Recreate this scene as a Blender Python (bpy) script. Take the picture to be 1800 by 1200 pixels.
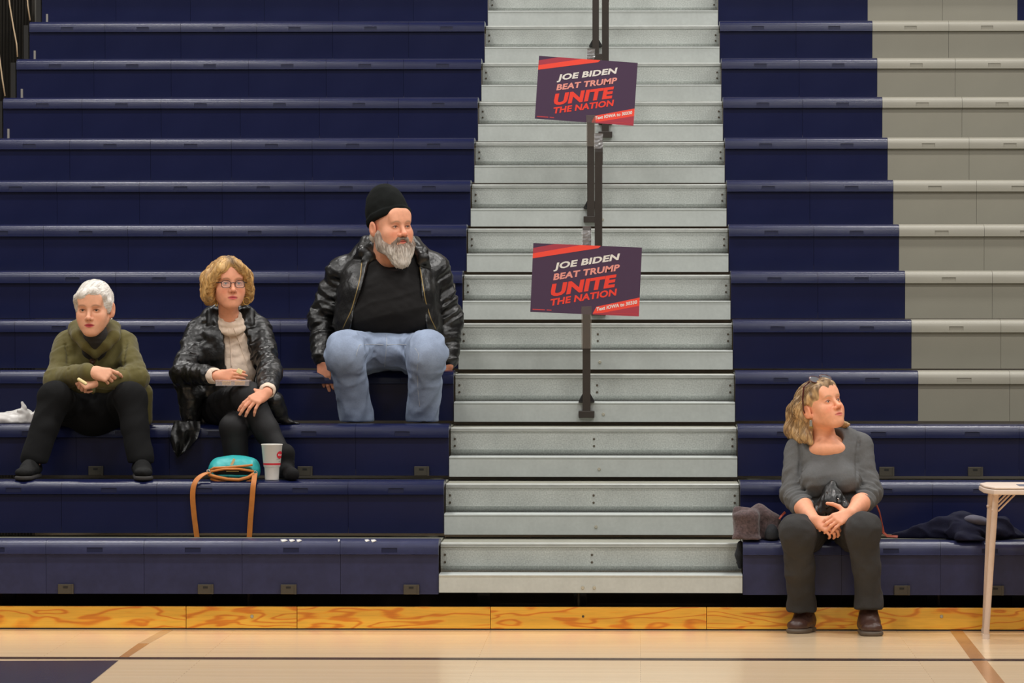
import bpy, bmesh, math, random
import numpy as np
from mathutils import Matrix, Vector, Euler

for o in list(bpy.data.objects):
    bpy.data.objects.remove(o)
scene = bpy.context.scene
COL = scene.collection
PI = math.pi

# ------------------------------------------------------------------ camera
F_PX, D_CAM, H_CAM = 8535.0, 22.7, 1.62          # focal length in px, distance to first bench, eye height
cam_d = bpy.data.cameras.new('camera')
cam = bpy.data.objects.new('camera', cam_d); COL.objects.link(cam)
cam_d.sensor_width = 36.0
cam_d.lens = F_PX / 1800.0 * 36.0
cam_d.clip_end = 200
cam.location = (0, -D_CAM, H_CAM)
yaw = math.atan(226 / F_PX); pitch = math.atan(100 / math.hypot(F_PX, 226))
cam.rotation_euler = (PI / 2 - pitch, 0, yaw)
scene.camera = cam
CAM_R = np.array(Euler((PI / 2 - pitch, 0, yaw)).to_matrix())
CAM_O = np.array([0, -D_CAM, H_CAM])

def at(px, py, Y):
    """photo pixel -> world point on the plane at depth Y"""
    d = CAM_R @ np.array([(px - 900) / F_PX, -(py - 600) / F_PX, -1.0])
    return CAM_O + d * ((Y + D_CAM) / d[1])
def on_z(px, py, z):
    d = CAM_R @ np.array([(px - 900) / F_PX, -(py - 600) / F_PX, -1.0])
    return CAM_O + d * ((z - H_CAM) / d[2])

# ------------------------------------------------------------------ world, lamps, exposure
world = bpy.data.worlds.new('gym_air'); scene.world = world; world.use_nodes = True
bg = world.node_tree.nodes['Background']
bg.inputs[0].default_value = (1.0, 0.99, 0.98, 1); bg.inputs[1].default_value = 0.08
scene.view_settings.view_transform = 'Standard'; scene.view_settings.look = 'None'
scene.view_settings.gamma = 1.0; scene.view_settings.use_curve_mapping = False
scene.view_settings.exposure = 0.0
LAMP_Z = 9.0
def gym_lamp(x, y, power):
    ld = bpy.data.lights.new('gym_lamp', 'AREA'); ld.shape = 'RECTANGLE'
    ld.size = 1.3; ld.size_y = 0.7; ld.energy = power; ld.color = (1.0, 0.975, 0.94)
    lo = bpy.data.objects.new('gym_lamp', ld); COL.objects.link(lo); lo.location = (x, y, LAMP_Z)
for lx in (-9, -3.5, 2, 7.5):
    for ly in (-20.0, -14.0, -8.5, -3.5, 1.5, 6.0):
        gym_lamp(lx, ly, {-20.0: 150, -14.0: 170, -8.5: 180, -3.5: 210, 1.5: 205, 6.0: 175}[ly] * ((.3 if lx < -5 else .65) if ly < -5 and lx < 0 else 1.0))

# ------------------------------------------------------------------ object helpers
def link(o, parent=None):
    COL.objects.link(o)
    if parent is not None: o.parent = parent
    return o
def tag(o, label=None, cat=None, group=None, kind=None):
    if label: o['label'] = label
    if cat: o['category'] = cat
    if group: o['group'] = group
    if kind: o['kind'] = kind
    return o
def empty(name, loc=(0, 0, 0)):
    o = bpy.data.objects.new(name, None); o.empty_display_size = 0.1
    o.location = Vector([float(c) for c in loc]); COL.objects.link(o); return o
def mesh_obj(name, verts, faces, mat, parent=None, smooth=False, angle=None, origin=None):
    """verts in world coordinates unless the parent is given a location: then still world, shifted into the parent"""
    v = np.asarray(verts, dtype=float).reshape(-1, 3)
    if parent is not None: v = v - np.array(wloc(parent))
    elif origin is not None: v = v - np.asarray(origin, float)
    me = bpy.data.meshes.new(name); me.from_pydata([tuple(p) for p in v], [], [tuple(int(i) for i in f) for f in faces])
    me.update()
    if smooth or angle:
        me.polygons.foreach_set('use_smooth', [True] * len(me.polygons))
        if angle: me.set_sharp_from_angle(angle=math.radians(angle))
    if mat: me.materials.append(mat)
    o = bpy.data.objects.new(name, me); link(o, parent)
    if parent is None and origin is not None: o.location = Vector([float(c) for c in origin])
    return o
def wloc(o):
    p = np.zeros(3)
    while o is not None:
        p = p + np.array(o.location); o = o.parent
    return p
class MB:
    """collects simple shapes in world coordinates"""
    def __init__(s): s.v = []; s.f = []
    def add(s, v, f):
        n = len(s.v); s.v += [tuple(map(float, p)) for p in v]; s.f += [tuple(i + n for i in q) for q in f]; return s
    def box(s, x0, x1, y0, y1, z0, z1, ch=0.0):
        if ch <= 0:
            v = [(x, y, z) for x in (x0, x1) for y in (y0, y1) for z in (z0, z1)]
            return s.add(v, [(0, 1, 3, 2), (4, 6, 7, 5), (0, 4, 5, 1), (2, 3, 7, 6), (0, 2, 6, 4), (1, 5, 7, 3)])
        bm = bmesh.new(); bmesh.ops.create_cube(bm, size=1)
        for q in bm.verts: q.co = Vector(((x0 + x1) / 2 + q.co.x * (x1 - x0), (y0 + y1) / 2 + q.co.y * (y1 - y0), (z0 + z1) / 2 + q.co.z * (z1 - z0)))
        bmesh.ops.bevel(bm, geom=bm.edges[:], offset=ch, segments=2, affect='EDGES', profile=0.6)
        return s.bm(bm)
    def bm(s, bm):
        bm.verts.index_update(); s.add([q.co for q in bm.verts], [[q.index for q in f.verts] for f in bm.faces]); bm.free(); return s
    def prism(s, prof, x0, x1):
        """closed (y,z) profile extruded along x"""
        n = len(prof)
        s.add([(x0, y, z) for y, z in prof] + [(x1, y, z) for y, z in prof],
              [(i, (i + 1) % n, n + (i + 1) % n, n + i) for i in range(n)] + [tuple(range(n))[::-1], tuple(range(n, 2 * n))])
        return s
    def tube(s, pts, rad, seg=10, caps=True):
        pts = [np.asarray(p, float) for p in pts]; n = len(pts)
        rad = [rad] * n if np.isscalar(rad) else list(rad)
        rings = []; up = None
        for i in range(n):
            t = pts[min(i + 1, n - 1)] - pts[max(i - 1, 0)]; t = t / (np.linalg.norm(t) + 1e-12)
            if up is None:
                up = np.array([0, 0, 1.0]) if abs(t[2]) < 0.9 else np.array([1.0, 0, 0])
            a = up - t * np.dot(up, t); a /= np.linalg.norm(a); b = np.cross(t, a); up = a
            rings.append([pts[i] + rad[i] * (math.cos(2 * PI * k / seg) * a + math.sin(2 * PI * k / seg) * b) for k in range(seg)])
        v = [p for r in rings for p in r]
        f = [(i * seg + k, i * seg + (k + 1) % seg, (i + 1) * seg + (k + 1) % seg, (i + 1) * seg + k) for i in range(n - 1) for k in range(seg)]
        if caps: f += [tuple(range(seg))[::-1], tuple(range((n - 1) * seg, n * seg))]
        return s.add(v, f)
    def ribbon(s, pts, wid, thick, side):
        """flat strap: side = width direction(s)"""
        pts = [np.asarray(p, float) for p in pts]; n = len(pts); v = []
        for i in range(n):
            t = pts[min(i + 1, n - 1)] - pts[max(i - 1, 0)]; t /= np.linalg.norm(t) + 1e-12
            sd = np.asarray(side[i] if np.ndim(side) == 2 else side, float); sd = sd - t * np.dot(sd, t); sd /= np.linalg.norm(sd)
            nn = np.cross(t, sd); w = wid[i] if np.ndim(wid) else wid
            for a, b in ((-1, -1), (1, -1), (1, 1), (-1, 1)): v.append(pts[i] + sd * a * w / 2 + nn * b * thick / 2)
        f = [(i * 4 + k, i * 4 + (k + 1) % 4, i * 4 + 4 + (k + 1) % 4, i * 4 + 4 + k) for i in range(n - 1) for k in range(4)]
        f += [(3, 2, 1, 0), tuple(range(4 * n - 4, 4 * n))]
        return s.add(v, f)
    def lathe(s, prof, c, seg=32):
        n = len(prof); c = np.asarray(c, float)
        v = [(c[0] + r * math.cos(2 * PI * k / seg), c[1] + r * math.sin(2 * PI * k / seg), c[2] + z) for r, z in prof for k in range(seg)]
        f = [(i * seg + k, i * seg + (k + 1) % seg, (i + 1) * seg + (k + 1) % seg, (i + 1) * seg + k) for i in range(n - 1) for k in range(seg)]
        f += [tuple(range(seg))[::-1], tuple(range((n - 1) * seg, n * seg))]
        return s.add(v, f)
    def build(s, name, mat, parent=None, smooth=False, angle=None, origin=None):
        return mesh_obj(name, s.v, s.f, mat, parent, smooth, angle, origin)
def copy_part(o, parent, name=None, loc=None):
    c = o.copy(); COL.objects.link(c); c.parent = parent
    if loc is not None: c.location = Vector([float(k) for k in loc])
    return c

# ------------------------------------------------------------------ materials
def srgb(r, g, b):
    return tuple(((c / 255) / 12.92 if c / 255 <= 0.04045 else ((c / 255 + 0.055) / 1.055) ** 2.4) for c in (r, g, b))
def mk(name, col, rough=0.5, metal=0.0, spec=0.5, var=None, bump=None, stretch=(1, 1, 1), coat=0.0, sheen=0.0, sss=0.0, attr=False,
       var2=None, rvar=0.0, trans=0.0, alpha=1.0):
    """col in sRGB 0-255; var=(scale, amount) colour noise; bump=(scale, strength, distance) fine relief"""
    m = bpy.data.materials.new(name); m.use_nodes = True; nt = m.node_tree; N = nt.nodes; L = nt.links
    b = N['Principled BSDF']; c = srgb(*col)
    b.inputs['Base Color'].default_value = (*c, 1); b.inputs['Roughness'].default_value = rough
    b.inputs['Metallic'].default_value = metal; b.inputs['Specular IOR Level'].default_value = spec
    if coat: b.inputs['Coat Weight'].default_value = coat; b.inputs['Coat Roughness'].default_value = 0.15
    if sheen: b.inputs['Sheen Weight'].default_value = sheen; b.inputs['Sheen Roughness'].default_value = 0.5
    if sss:
        b.inputs['Subsurface Weight'].default_value = sss; b.inputs['Subsurface Radius'].default_value = (0.012, 0.005, 0.003)
        b.inputs['Subsurface Scale'].default_value = 0.6
    if trans: b.inputs['Transmission Weight'].default_value = trans
    if alpha < 1: b.inputs['Alpha'].default_value = alpha
    tc = N.new('ShaderNodeTexCoord'); mp = N.new('ShaderNodeMapping'); mp.inputs['Scale'].default_value = stretch
    L.new(tc.outputs['Object'], mp.inputs['Vector'])
    src = None
    if attr:
        at_ = N.new('ShaderNodeAttribute'); at_.attribute_name = 'tint'; src = at_.outputs['Color']
    for vv in (var, var2):
        if not vv: continue
        nz = N.new('ShaderNodeTexNoise'); nz.inputs['Scale'].default_value = vv[0]; nz.inputs['Detail'].default_value = 5
        L.new(mp.outputs[0], nz.inputs['Vector'])
        mr = N.new('ShaderNodeMapRange'); mr.inputs['From Min'].default_value = 0.3; mr.inputs['From Max'].default_value = 0.7
        mr.inputs['To Min'].default_value = 1 - vv[1]; mr.inputs['To Max'].default_value = 1 + vv[1]
        L.new(nz.outputs['Fac'], mr.inputs['Value'])
        mx = N.new('ShaderNodeMix'); mx.data_type = 'RGBA'; mx.blend_type = 'MULTIPLY'; mx.inputs['Factor'].default_value = 1
        if src is None: mx.inputs[6].default_value = (*c, 1)
        else: L.new(src, mx.inputs[6])
        L.new(mr.outputs[0], mx.inputs[7]); src = mx.outputs[2]
        if rvar and vv is var:
            m2 = N.new('ShaderNodeMapRange'); m2.inputs['To Min'].default_value = max(rough - rvar, 0.02); m2.inputs['To Max'].default_value = min(rough + rvar, 1)
            L.new(nz.outputs['Fac'], m2.inputs['Value']); L.new(m2.outputs[0], b.inputs['Roughness'])
    if src is not None: L.new(src, b.inputs['Base Color'])
    if bump:
        nb = N.new('ShaderNodeTexNoise'); nb.inputs['Scale'].default_value = bump[0]; nb.inputs['Detail'].default_value = 4
        L.new(mp.outputs[0], nb.inputs['Vector'])
        bp = N.new('ShaderNodeBump'); bp.inputs['Strength'].default_value = bump[1]; bp.inputs['Distance'].default_value = bump[2]
        L.new(nb.outputs['Fac'], bp.inputs['Height']); L.new(bp.outputs[0], b.inputs['Normal'])
    return m
M = {}
M['navy'] = mk('navy_plastic', (21, 26, 61), rough=0.25, spec=0.32, var=(2.5, 0.12), bump=(260, 0.15, 0.002), rvar=0.08)
M['greige'] = mk('grey_plastic', (140, 136, 123), rough=0.45, var=(2.5, 0.05), bump=(260, 0.15, 0.002))
M['slot'] = mk('slot_plastic', (20, 25, 58), rough=0.4, spec=0.4)
M['galv'] = mk('galvanised_steel', (174, 178, 173), rough=0.5, metal=0.25, var=(150, 0.22), var2=(6, 0.10), bump=(120, 0.15, 0.002))
M['deckmetal'] = mk('worn_deck_steel', (138, 137, 124), rough=0.6, metal=0.1, var=(50, 0.12), var2=(5, 0.1))
M['deck'] = mk('deck_plywood', (112, 112, 100), rough=0.6, var=(30, 0.1))
M['alu'] = mk('painted_aluminium', (184, 189, 186), rough=0.42, metal=0.1, var=(9, 0.06), var2=(60, 0.04))
M['nosing'] = mk('ribbed_aluminium', (184, 187, 182), rough=0.4, metal=0.2, var=(20, 0.06))
M['bolt'] = mk('dark_bolt', (92, 84, 72), rough=0.5, metal=0.6)
M['bolt_pale'] = mk('pale_bolt', (186, 182, 166), rough=0.4, metal=0.4)
M['rail'] = mk('bronze_paint', (52, 45, 40), rough=0.42, metal=0.1, var=(20, 0.1))
M['bracket'] = mk('bracket_steel', (78, 73, 64), rough=0.5, metal=0.5)
M['dark'] = mk('dark_metal', (15, 14, 13), rough=0.6)
M['plate'] = mk('number_plate', (150, 146, 138), rough=0.5, metal=0.3)
M['chip'] = mk('white_paint', (206, 204, 200), rough=0.6)
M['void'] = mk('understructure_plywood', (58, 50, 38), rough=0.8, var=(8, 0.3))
M['wallgrey'] = mk('gym_wall', (120, 118, 112), rough=0.8)
M['curtain'] = mk('dark_curtain', (46, 42, 36), rough=0.8)
M['rope'] = mk('beige_cord', (190, 168, 138), rough=0.7)

def wood_board():
    m = mk('orange_pine', (214, 146, 52), rough=0.3, coat=0.25); nt = m.node_tree; N = nt.nodes; L = nt.links; b = N['Principled BSDF']
    tc = N.new('ShaderNodeTexCoord'); oi = N.new('ShaderNodeObjectInfo')
    mp = N.new('ShaderNodeMapping'); mp.inputs['Scale'].default_value = (1.5, 8.0, 8.0); L.new(tc.outputs['Object'], mp.inputs['Vector'])
    ad = N.new('ShaderNodeVectorMath'); ad.operation = 'MULTIPLY_ADD'
    cb = N.new('ShaderNodeCombineXYZ'); L.new(oi.outputs['Random'], cb.inputs[0]); L.new(oi.outputs['Random'], cb.inputs[2])
    L.new(cb.outputs[0], ad.inputs[0]); ad.inputs[1].default_value = (17, 5, 13); L.new(mp.outputs[0], ad.inputs[2])
    nz = N.new('ShaderNodeTexNoise'); nz.inputs['Scale'].default_value = 1.1; nz.inputs['Detail'].default_value = 2.5; nz.inputs['Distortion'].default_value = 0.35
    L.new(ad.outputs[0], nz.inputs['Vector'])
    mu = N.new('ShaderNodeMath'); mu.operation = 'MULTIPLY'; mu.inputs[1].default_value = 62; L.new(nz.outputs['Fac'], mu.inputs[0])
    sn = N.new('ShaderNodeMath'); sn.operation = 'SINE'; L.new(mu.outputs[0], sn.inputs[0])
    rp = N.new('ShaderNodeValToRGB'); L.new(sn.outputs[0], rp.inputs[0])
    e = rp.color_ramp.elements; e[0].position = 0.0; e[0].color = (*srgb(255, 192, 66), 1); e[1].position = 1.0; e[1].color = (*srgb(234, 136, 36), 1)
    x = rp.color_ramp.elements.new(0.55); x.color = (*srgb(255, 178, 54), 1)
    fine = N.new('ShaderNodeTexNoise'); fine.inputs['Scale'].default_value = 14; mp2 = N.new('ShaderNodeMapping'); mp2.inputs['Scale'].default_value = (0.6, 9, 9)
    L.new(tc.outputs['Object'], mp2.inputs['Vector']); L.new(mp2.outputs[0], fine.inputs['Vector'])
    mr = N.new('ShaderNodeMapRange'); mr.inputs['To Min'].default_value = 0.8; mr.inputs['To Max'].default_value = 1.18; L.new(fine.outputs['Fac'], mr.inputs['Value'])
    mx = N.new('ShaderNodeMix'); mx.data_type = 'RGBA'; mx.blend_type = 'MULTIPLY'; mx.inputs['Factor'].default_value = 1
    L.new(rp.outputs[0], mx.inputs[6]); L.new(mr.outputs[0], mx.inputs[7]); L.new(mx.outputs[2], b.inputs['Base Color'])
    return m
M['pine'] = wood_board()
def maple_floor():
    m = mk('maple_strip_floor', (222, 186, 142), rough=0.22, coat=0.4); nt = m.node_tree; N = nt.nodes; L = nt.links; b = N['Principled BSDF']
    tc = N.new('ShaderNodeTexCoord')
    br = N.new('ShaderNodeTexBrick'); br.inputs['Scale'].default_value = 1.0; br.inputs['Brick Width'].default_value = 1.9; br.inputs['Row Height'].default_value = 0.057
    br.inputs['Mortar Size'].default_value = 0.0008; br.inputs['Color1'].default_value = (*srgb(238, 210, 172), 1); br.inputs['Color2'].default_value = (*srgb(232, 202, 163), 1)
    br.inputs['Mortar'].default_value = (*srgb(200, 164, 124), 1); br.offset = 0.37; br.inputs['Bias'].default_value = -0.2
    L.new(tc.outputs['Object'], br.inputs['Vector'])
    mp = N.new('ShaderNodeMapping'); mp.inputs['Scale'].default_value = (0.7, 14, 1); L.new(tc.outputs['Object'], mp.inputs['Vector'])
    nz = N.new('ShaderNodeTexNoise'); nz.inputs['Scale'].default_value = 2; nz.inputs['Detail'].default_value = 4; L.new(mp.outputs[0], nz.inputs['Vector'])
    mr = N.new('ShaderNodeMapRange'); mr.inputs['To Min'].default_value = 0.86; mr.inputs['To Max'].default_value = 1.12; L.new(nz.outputs['Fac'], mr.inputs['Value'])
    mx = N.new('ShaderNodeMix'); mx.data_type = 'RGBA'; mx.blend_type = 'MULTIPLY'; mx.inputs['Factor'].default_value = 1
    L.new(br.outputs['Color'], mx.inputs[6]); L.new(mr.outputs[0], mx.inputs[7]); L.new(mx.outputs[2], b.inputs['Base Color'])
    return m
M['maple'] = maple_floor()
M['line_navy'] = mk('court_paint_navy', (44, 44, 66), rough=0.25, coat=0.3, var=(6, 0.12))
M['line_brown'] = mk('court_paint_brown', (182, 132, 88), rough=0.25, coat=0.3, var=(10, 0.08))
M['line_pale'] = mk('court_paint_worn', (196, 164, 128), rough=0.25, coat=0.3)
M['line_black'] = mk('court_paint_black', (52, 42, 44), rough=0.25, coat=0.3)

# ------------------------------------------------------------------ floor and markings
fl = MB().box(-16, 16, -27, 11, -0.05, 0.0).build('floor', M['maple']); tag(fl, 'pale varnished maple strip gymnasium floor', kind='structure')
def marking(name, pts, mat, z=0.0015):
    p = [on_z(x, y, 0) for x, y in pts]; n = len(p)
    v = [(q[0], q[1], z) for q in p] + [(q[0], q[1], 0.0002) for q in p]
    f = [tuple(range(n))] + [(i, n + i, n + (i + 1) % n, (i + 1) % n) for i in range(n)]
    o = mesh_obj(name, v, f, mat); o.parent = fl; return o
# long dark sideline, navy painted corner, diagonal stripes
pA, pB = on_z(0, 1161, 0), on_z(1800, 1155, 0)
yl = (pA[1] + pB[1]) / 2
MB().box(-15, 15, yl - 0.06, yl + 0.055, 0.0002, 0.0016).build('court_sideline', M['line_black'], fl)
marking('painted_corner', [(-400, 1163), (208, 1161), (160, 1200), (60, 1290), (-400, 1290)], M['line_navy'], 0.0019)
marking('court_stripe_worn', [(286, 1107), (304, 1107), (262, 1131), (243, 1131)], M['line_pale'])
marking('court_stripe', [(243, 1131), (262, 1131), (224, 1156), (205, 1158)], M['line_brown'])
marking('court_stripe', [(1668, 1106), (1690, 1106), (1766, 1200), (1840, 1290), (1800, 1290), (1736, 1200)], M['line_brown'])

# ------------------------------------------------------------------ bleachers
T, R = 0.61, 0.254            # row spacing and rise
XL, XR = -0.945, 0.478        # aisle edges
W = 0.461                    # seat module width
NROW = 14
PROF = [(.30, .410), (.27, .417), (.20, .422), (.12, .424), (.06, .423), (.028, .419), (.010, .411), (.001, .400), (-.003, .388), (-.005, .366), (-.006, .358),
        (.012, .354), (.012, .31), (.013, .24), (.014, .170), (.028, .170), (.034, .36), (.06, .392), (.30, .398)]
def make_seat(name):
    bm = bmesh.new(); g = 0.0007
    xs = [g, W / 2 - .037, W / 2 + .037, W - g]; n = len(PROF)
    vv = [[bm.verts.new((x, y, z)) for y, z in PROF] for x in xs]
    slot = None
    for i in range(3):
        for j in range(n):
            f = bm.faces.new((vv[i][j], vv[i + 1][j], vv[i + 1][(j + 1) % n], vv[i][(j + 1) % n]))
            if i == 1 and j == 8: slot = f
    bm.faces.new(vv[0][::-1]); bm.faces.new(vv[3])
    r = bmesh.ops.extrude_discrete_faces(bm, faces=[slot])
    bmesh.ops.translate(bm, verts=r['faces'][0].verts[:], vec=(0, .0035, 0))
    slot_i = r['faces'][0]
    slot_i.material_index = 1
    bmesh.ops.recalc_face_normals(bm, faces=bm.faces[:])
    me = bpy.data.meshes.new(name); bm.to_mesh(me); bm.free()
    me.polygons.foreach_set('use_smooth', [True] * len(me.polygons)); me.set_sharp_from_angle(angle=math.radians(32))
    return me
seat_navy = make_seat('seat_module'); seat_navy.materials.append(M['navy']); seat_navy.materials.append(M['slot'])
M['navy_floorlit'] = mk('floorlit_scuffed_navy', (44, 47, 78), rough=0.3, spec=0.34, var=(7, 0.12), var2=(40, 0.08), bump=(260, 0.15, 0.002))  # front row copy of the navy: floor bounce greyed into its colour, plus scuffs
seat_floorlit = make_seat('seat_module'); seat_floorlit.materials.append(M['navy_floorlit']); seat_floorlit.materials.append(M['slot'])
seat_grey = make_seat('seat_module'); seat_grey.materials.append(M['greige']); seat_grey.materials.append(M['greige'])
brk = MB(); brk.box(-.037, .037, -.012, .0, 0, .046, 0.003).box(.028, .037, -.016, .012, 0, .046); brk_me = brk.build('bracket', M['bracket'])
brk_slot = MB().box(-.012, .010, -.0135, -.0115, .027, .036).build('bracket_slot', M['dark'])
ORD = ['first', 'second', 'third', 'fourth', 'fifth', 'sixth', 'seventh', 'eighth', 'ninth', 'tenth', 'eleventh', 'twelfth', 'thirteenth', 'fourteenth']
first_b = [True]
def bench(i, side):
    n = 6 if side == 'L' else 6
    x0 = XL - n * W if side == 'L' else XR
    e = empty('bleacher_bench', (x0, i * T, i * R))
    mixed = side == 'R' and i >= 3
    kindw = 'navy and grey' if mixed else 'navy'
    where = 'left of the aisle' if side == 'L' else 'right of the aisle'
    extra = ', on the floor row' if i == 0 else ''
    tag(e, f'{kindw} plastic bench row {where}, {ORD[i]} row up from the floor', 'bench', f'bleacher benches {where}')
    for k in range(n):
        grey = mixed and k in (2, 3)
        o = bpy.data.objects.new('seat_module', seat_grey if grey else seat_floorlit if i == 0 else seat_navy); link(o, e); o.location = (k * W, 0, 0)
        if grey: o['label'] = 'grey seat module'
    d = MB().box(x0 + .002, x0 + n * W - .002, i * T + .302, i * T + T + .16, i * R + .385, i * R + .405); d.build('deck_board', M['deck'], e)
    s = MB().box(x0 + .01, x0 + n * W - .01, i * T + .045, i * T + .06, i * R + .20, i * R + .385); s.build('seat_support', M['dark'], e)
    px = {('L', 0): (115, 361, 507, 723), ('L', 2): (168, 536, 741), ('R', 2): (1559, 1715), ('R', 0): (1586, 1751)}.get((side, i), ())
    for p in px:
        q = at(p, 500, i * T)
        if first_b[0]:
            b = brk_me; b.parent = e; first_b[0] = False; b.location = (q[0] - x0, .010, .170)
            brk_slot.parent = b; brk_slot.location = (0, 0, 0)
        else:
            b = copy_part(brk_me, e, loc=(q[0] - x0, .010, .170)); copy_part(brk_slot, b, loc=(0, 0, 0))
    if side == 'L' and i == 0:      # chipped white paint on the front edge
        rp = random.Random(9)
        for p0, p1 in ((493, 506), (508, 519), (521, 531), (641, 650), (652, 662), (594, 598)):
            a, b_ = at(p0, 948, .04)[0], at(p1, 948, .04)[0]; y0_ = .012 + rp.uniform(0, .006)
            v = [(a, y0_ + .02, .4232), (a + (b_ - a) * .3, y0_, .4150), (b_, y0_ + .008, .4215), (a + (b_ - a) * .6, y0_ + .03, .4240)]
            mesh_obj('paint_chip', [(x_, y_, z_ + .0012) for x_, y_, z_ in v] + [(x_, y_, z_ - .003) for x_, y_, z_ in v], [(0, 1, 2, 3), (7, 6, 5, 4), (0, 4, 5, 1), (1, 5, 6, 2), (2, 6, 7, 3), (3, 7, 4, 0)], M['chip'], e)
    if side == 'L' and i == 5:
        a, b_ = at(784, 495, i * T), at(800, 513, i * T)
        MB().box(a[0], b_[0], i * T + .005, i * T + .012, b_[2], a[2]).build('number_plate', M['plate'], e)
    if side == 'L':   # end frame at the far end of the row
        MB().box(x0 - .035, x0 - .006, i * T + .01, i * T + .32, i * R + .16, i * R + .40).build('end_frame', M['dark'], e)
        MB().box(x0 + .066, x0 + .077, i * T + .30, i * T + .32, i * R + .405, i * R + .485).build('end_bracket', M['plate'], e)
    return e
for i in range(NROW):
    bench(i, 'L'); bench(i, 'R')

# bolts shared by the aisle steps
def disc_mesh(name, r, h, mat):
    bm = bmesh.new(); bmesh.ops.create_cone(bm, cap_ends=True, segments=10, radius1=r, radius2=r * .75, depth=h)
    bmesh.ops.rotate(bm, verts=bm.verts, cent=(0, 0, 0), matrix=Matrix.Rotation(PI / 2, 3, 'X'))
    me = bpy.data.meshes.new(name); bm.to_mesh(me); bm.free(); me.materials.append(mat); return me
bolt_me = disc_mesh('bolt', .0062, .006, M['bolt']); bolt2_me = disc_mesh('bolt', .009, .007, M['bolt_pale'])
rng = random.Random(4)
def aisle_step(i):
    y, z = i * T, i * R
    e = empty('aisle_step', (XL, y, z)); a, b = XL + .002, XR - .002
    tag(e, f'galvanised metal aisle step with half step below, {ORD[i]} up from the floor', 'step', 'steps of the centre aisle')
    P = lambda pr: [(y + p, z + q) for p, q in pr]
    MB().box(a, b, y + .205, y + T + .19, z + .387, z + .398).build('deck', M['deckmetal'], e)
    MB().prism(P([(.200, .382), (.200, .293), (.216, .264), (.25, .264), (.25, .382)]), a, b).build('riser', M['galv'], e)
    MB().prism(P([(.196, .382), (.192, .384), (.192, .388), (.196, .389), (.192, .390), (.192, .394), (.196, .395), (.193, .397), (.196, .402), (.235, .402), (.235, .382)]), a, b).build('nosing', M['nosing'], e)
    hb = .179 if i == 0 else .165
    h = MB().prism(P([(0, hb), (0, .2545), (-.003, .256), (-.003, .2615), (.001, .264), (.199, .264), (.199, .256), (.012, .252), (.012, hb)]), a, b).build('half_step', M['alu'], e)
    for bx in (XL + .022, -.226 + rng.uniform(-.006, .006), XR - .022):
        for bz in (.345, .310):
            o = bpy.data.objects.new('bolt', bolt_me); link(o, e); o.location = (bx - XL, .198, bz)
    if i in (0, 1, 2, 3, 4, 5, 7):
        o = bpy.data.objects.new('bolt', bolt2_me); link(o, h); o.location = (-.2 + rng.uniform(-.02, .02) - XL, -.002, .203)
        if i == 0:
            o = bpy.data.objects.new('bolt', bolt2_me); link(o, h); o.location = (-.27 - XL, -.002, .203)
for i in range(NROW): aisle_step(i)

# kickboard of pine under the first row
kb = empty('baseboard_front', (0, .06, 0)); tag(kb, 'orange varnished pine kickboard under the front bench row', kind='structure')
cuts = [-9.0] + [at(p, 1085, .06)[0] for p in (-390, 327, 522, 862, 1242, 1510, 2050)] + [9.0]
for p0, p1 in zip(cuts[:-1], cuts[1:]):
    m = MB().box(p0 + .0012, p1 - .0012, .06, .10, .006, .108, .002)
    c = ((p0 + p1) / 2, .08, .057)
    o = m.build('board', M['pine'], kb)
    # own origin so that the grain differs from board to board
    dx = c[0]; o.data.transform(Matrix.Translation((-dx, 0, 0))); o.location.x += dx
for p in (443, 1655, 1025):
    q = at(p, 1083, .06); o = bpy.data.objects.new('board_screw', bolt2_me if p != 1025 else bolt_me); link(o, kb); o.location = (q[0], -.002, q[2])
MB().box(-9, 9, .062, .098, 0.0, .006).build('gap_strip', M['dark'], kb)
# understructure: plywood backing and posts in the dark gap under the first row
us = empty('bleacher_understructure', (0, .5, 0)); tag(us, 'dark understructure behind the gap below the front bench row', kind='structure')
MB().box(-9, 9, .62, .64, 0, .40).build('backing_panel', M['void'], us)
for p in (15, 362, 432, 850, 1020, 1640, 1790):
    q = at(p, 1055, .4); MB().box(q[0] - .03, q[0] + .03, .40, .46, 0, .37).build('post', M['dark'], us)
for p in (437, 1017, 1650):
    q = at(p, 1053, .36); MB().tube([q + np.array([0, 0, -.03]), q + np.array([0, 0, .03])], .007).build('bolt_rod', M['bolt'], us)
# gym walls behind
wb = MB().box(-16, 16, NROW * T + .9, NROW * T + 1.1, 0, 9.5).build('wall_back', M['wallgrey']); tag(wb, 'grey gymnasium wall behind the bleachers', kind='structure')
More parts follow.
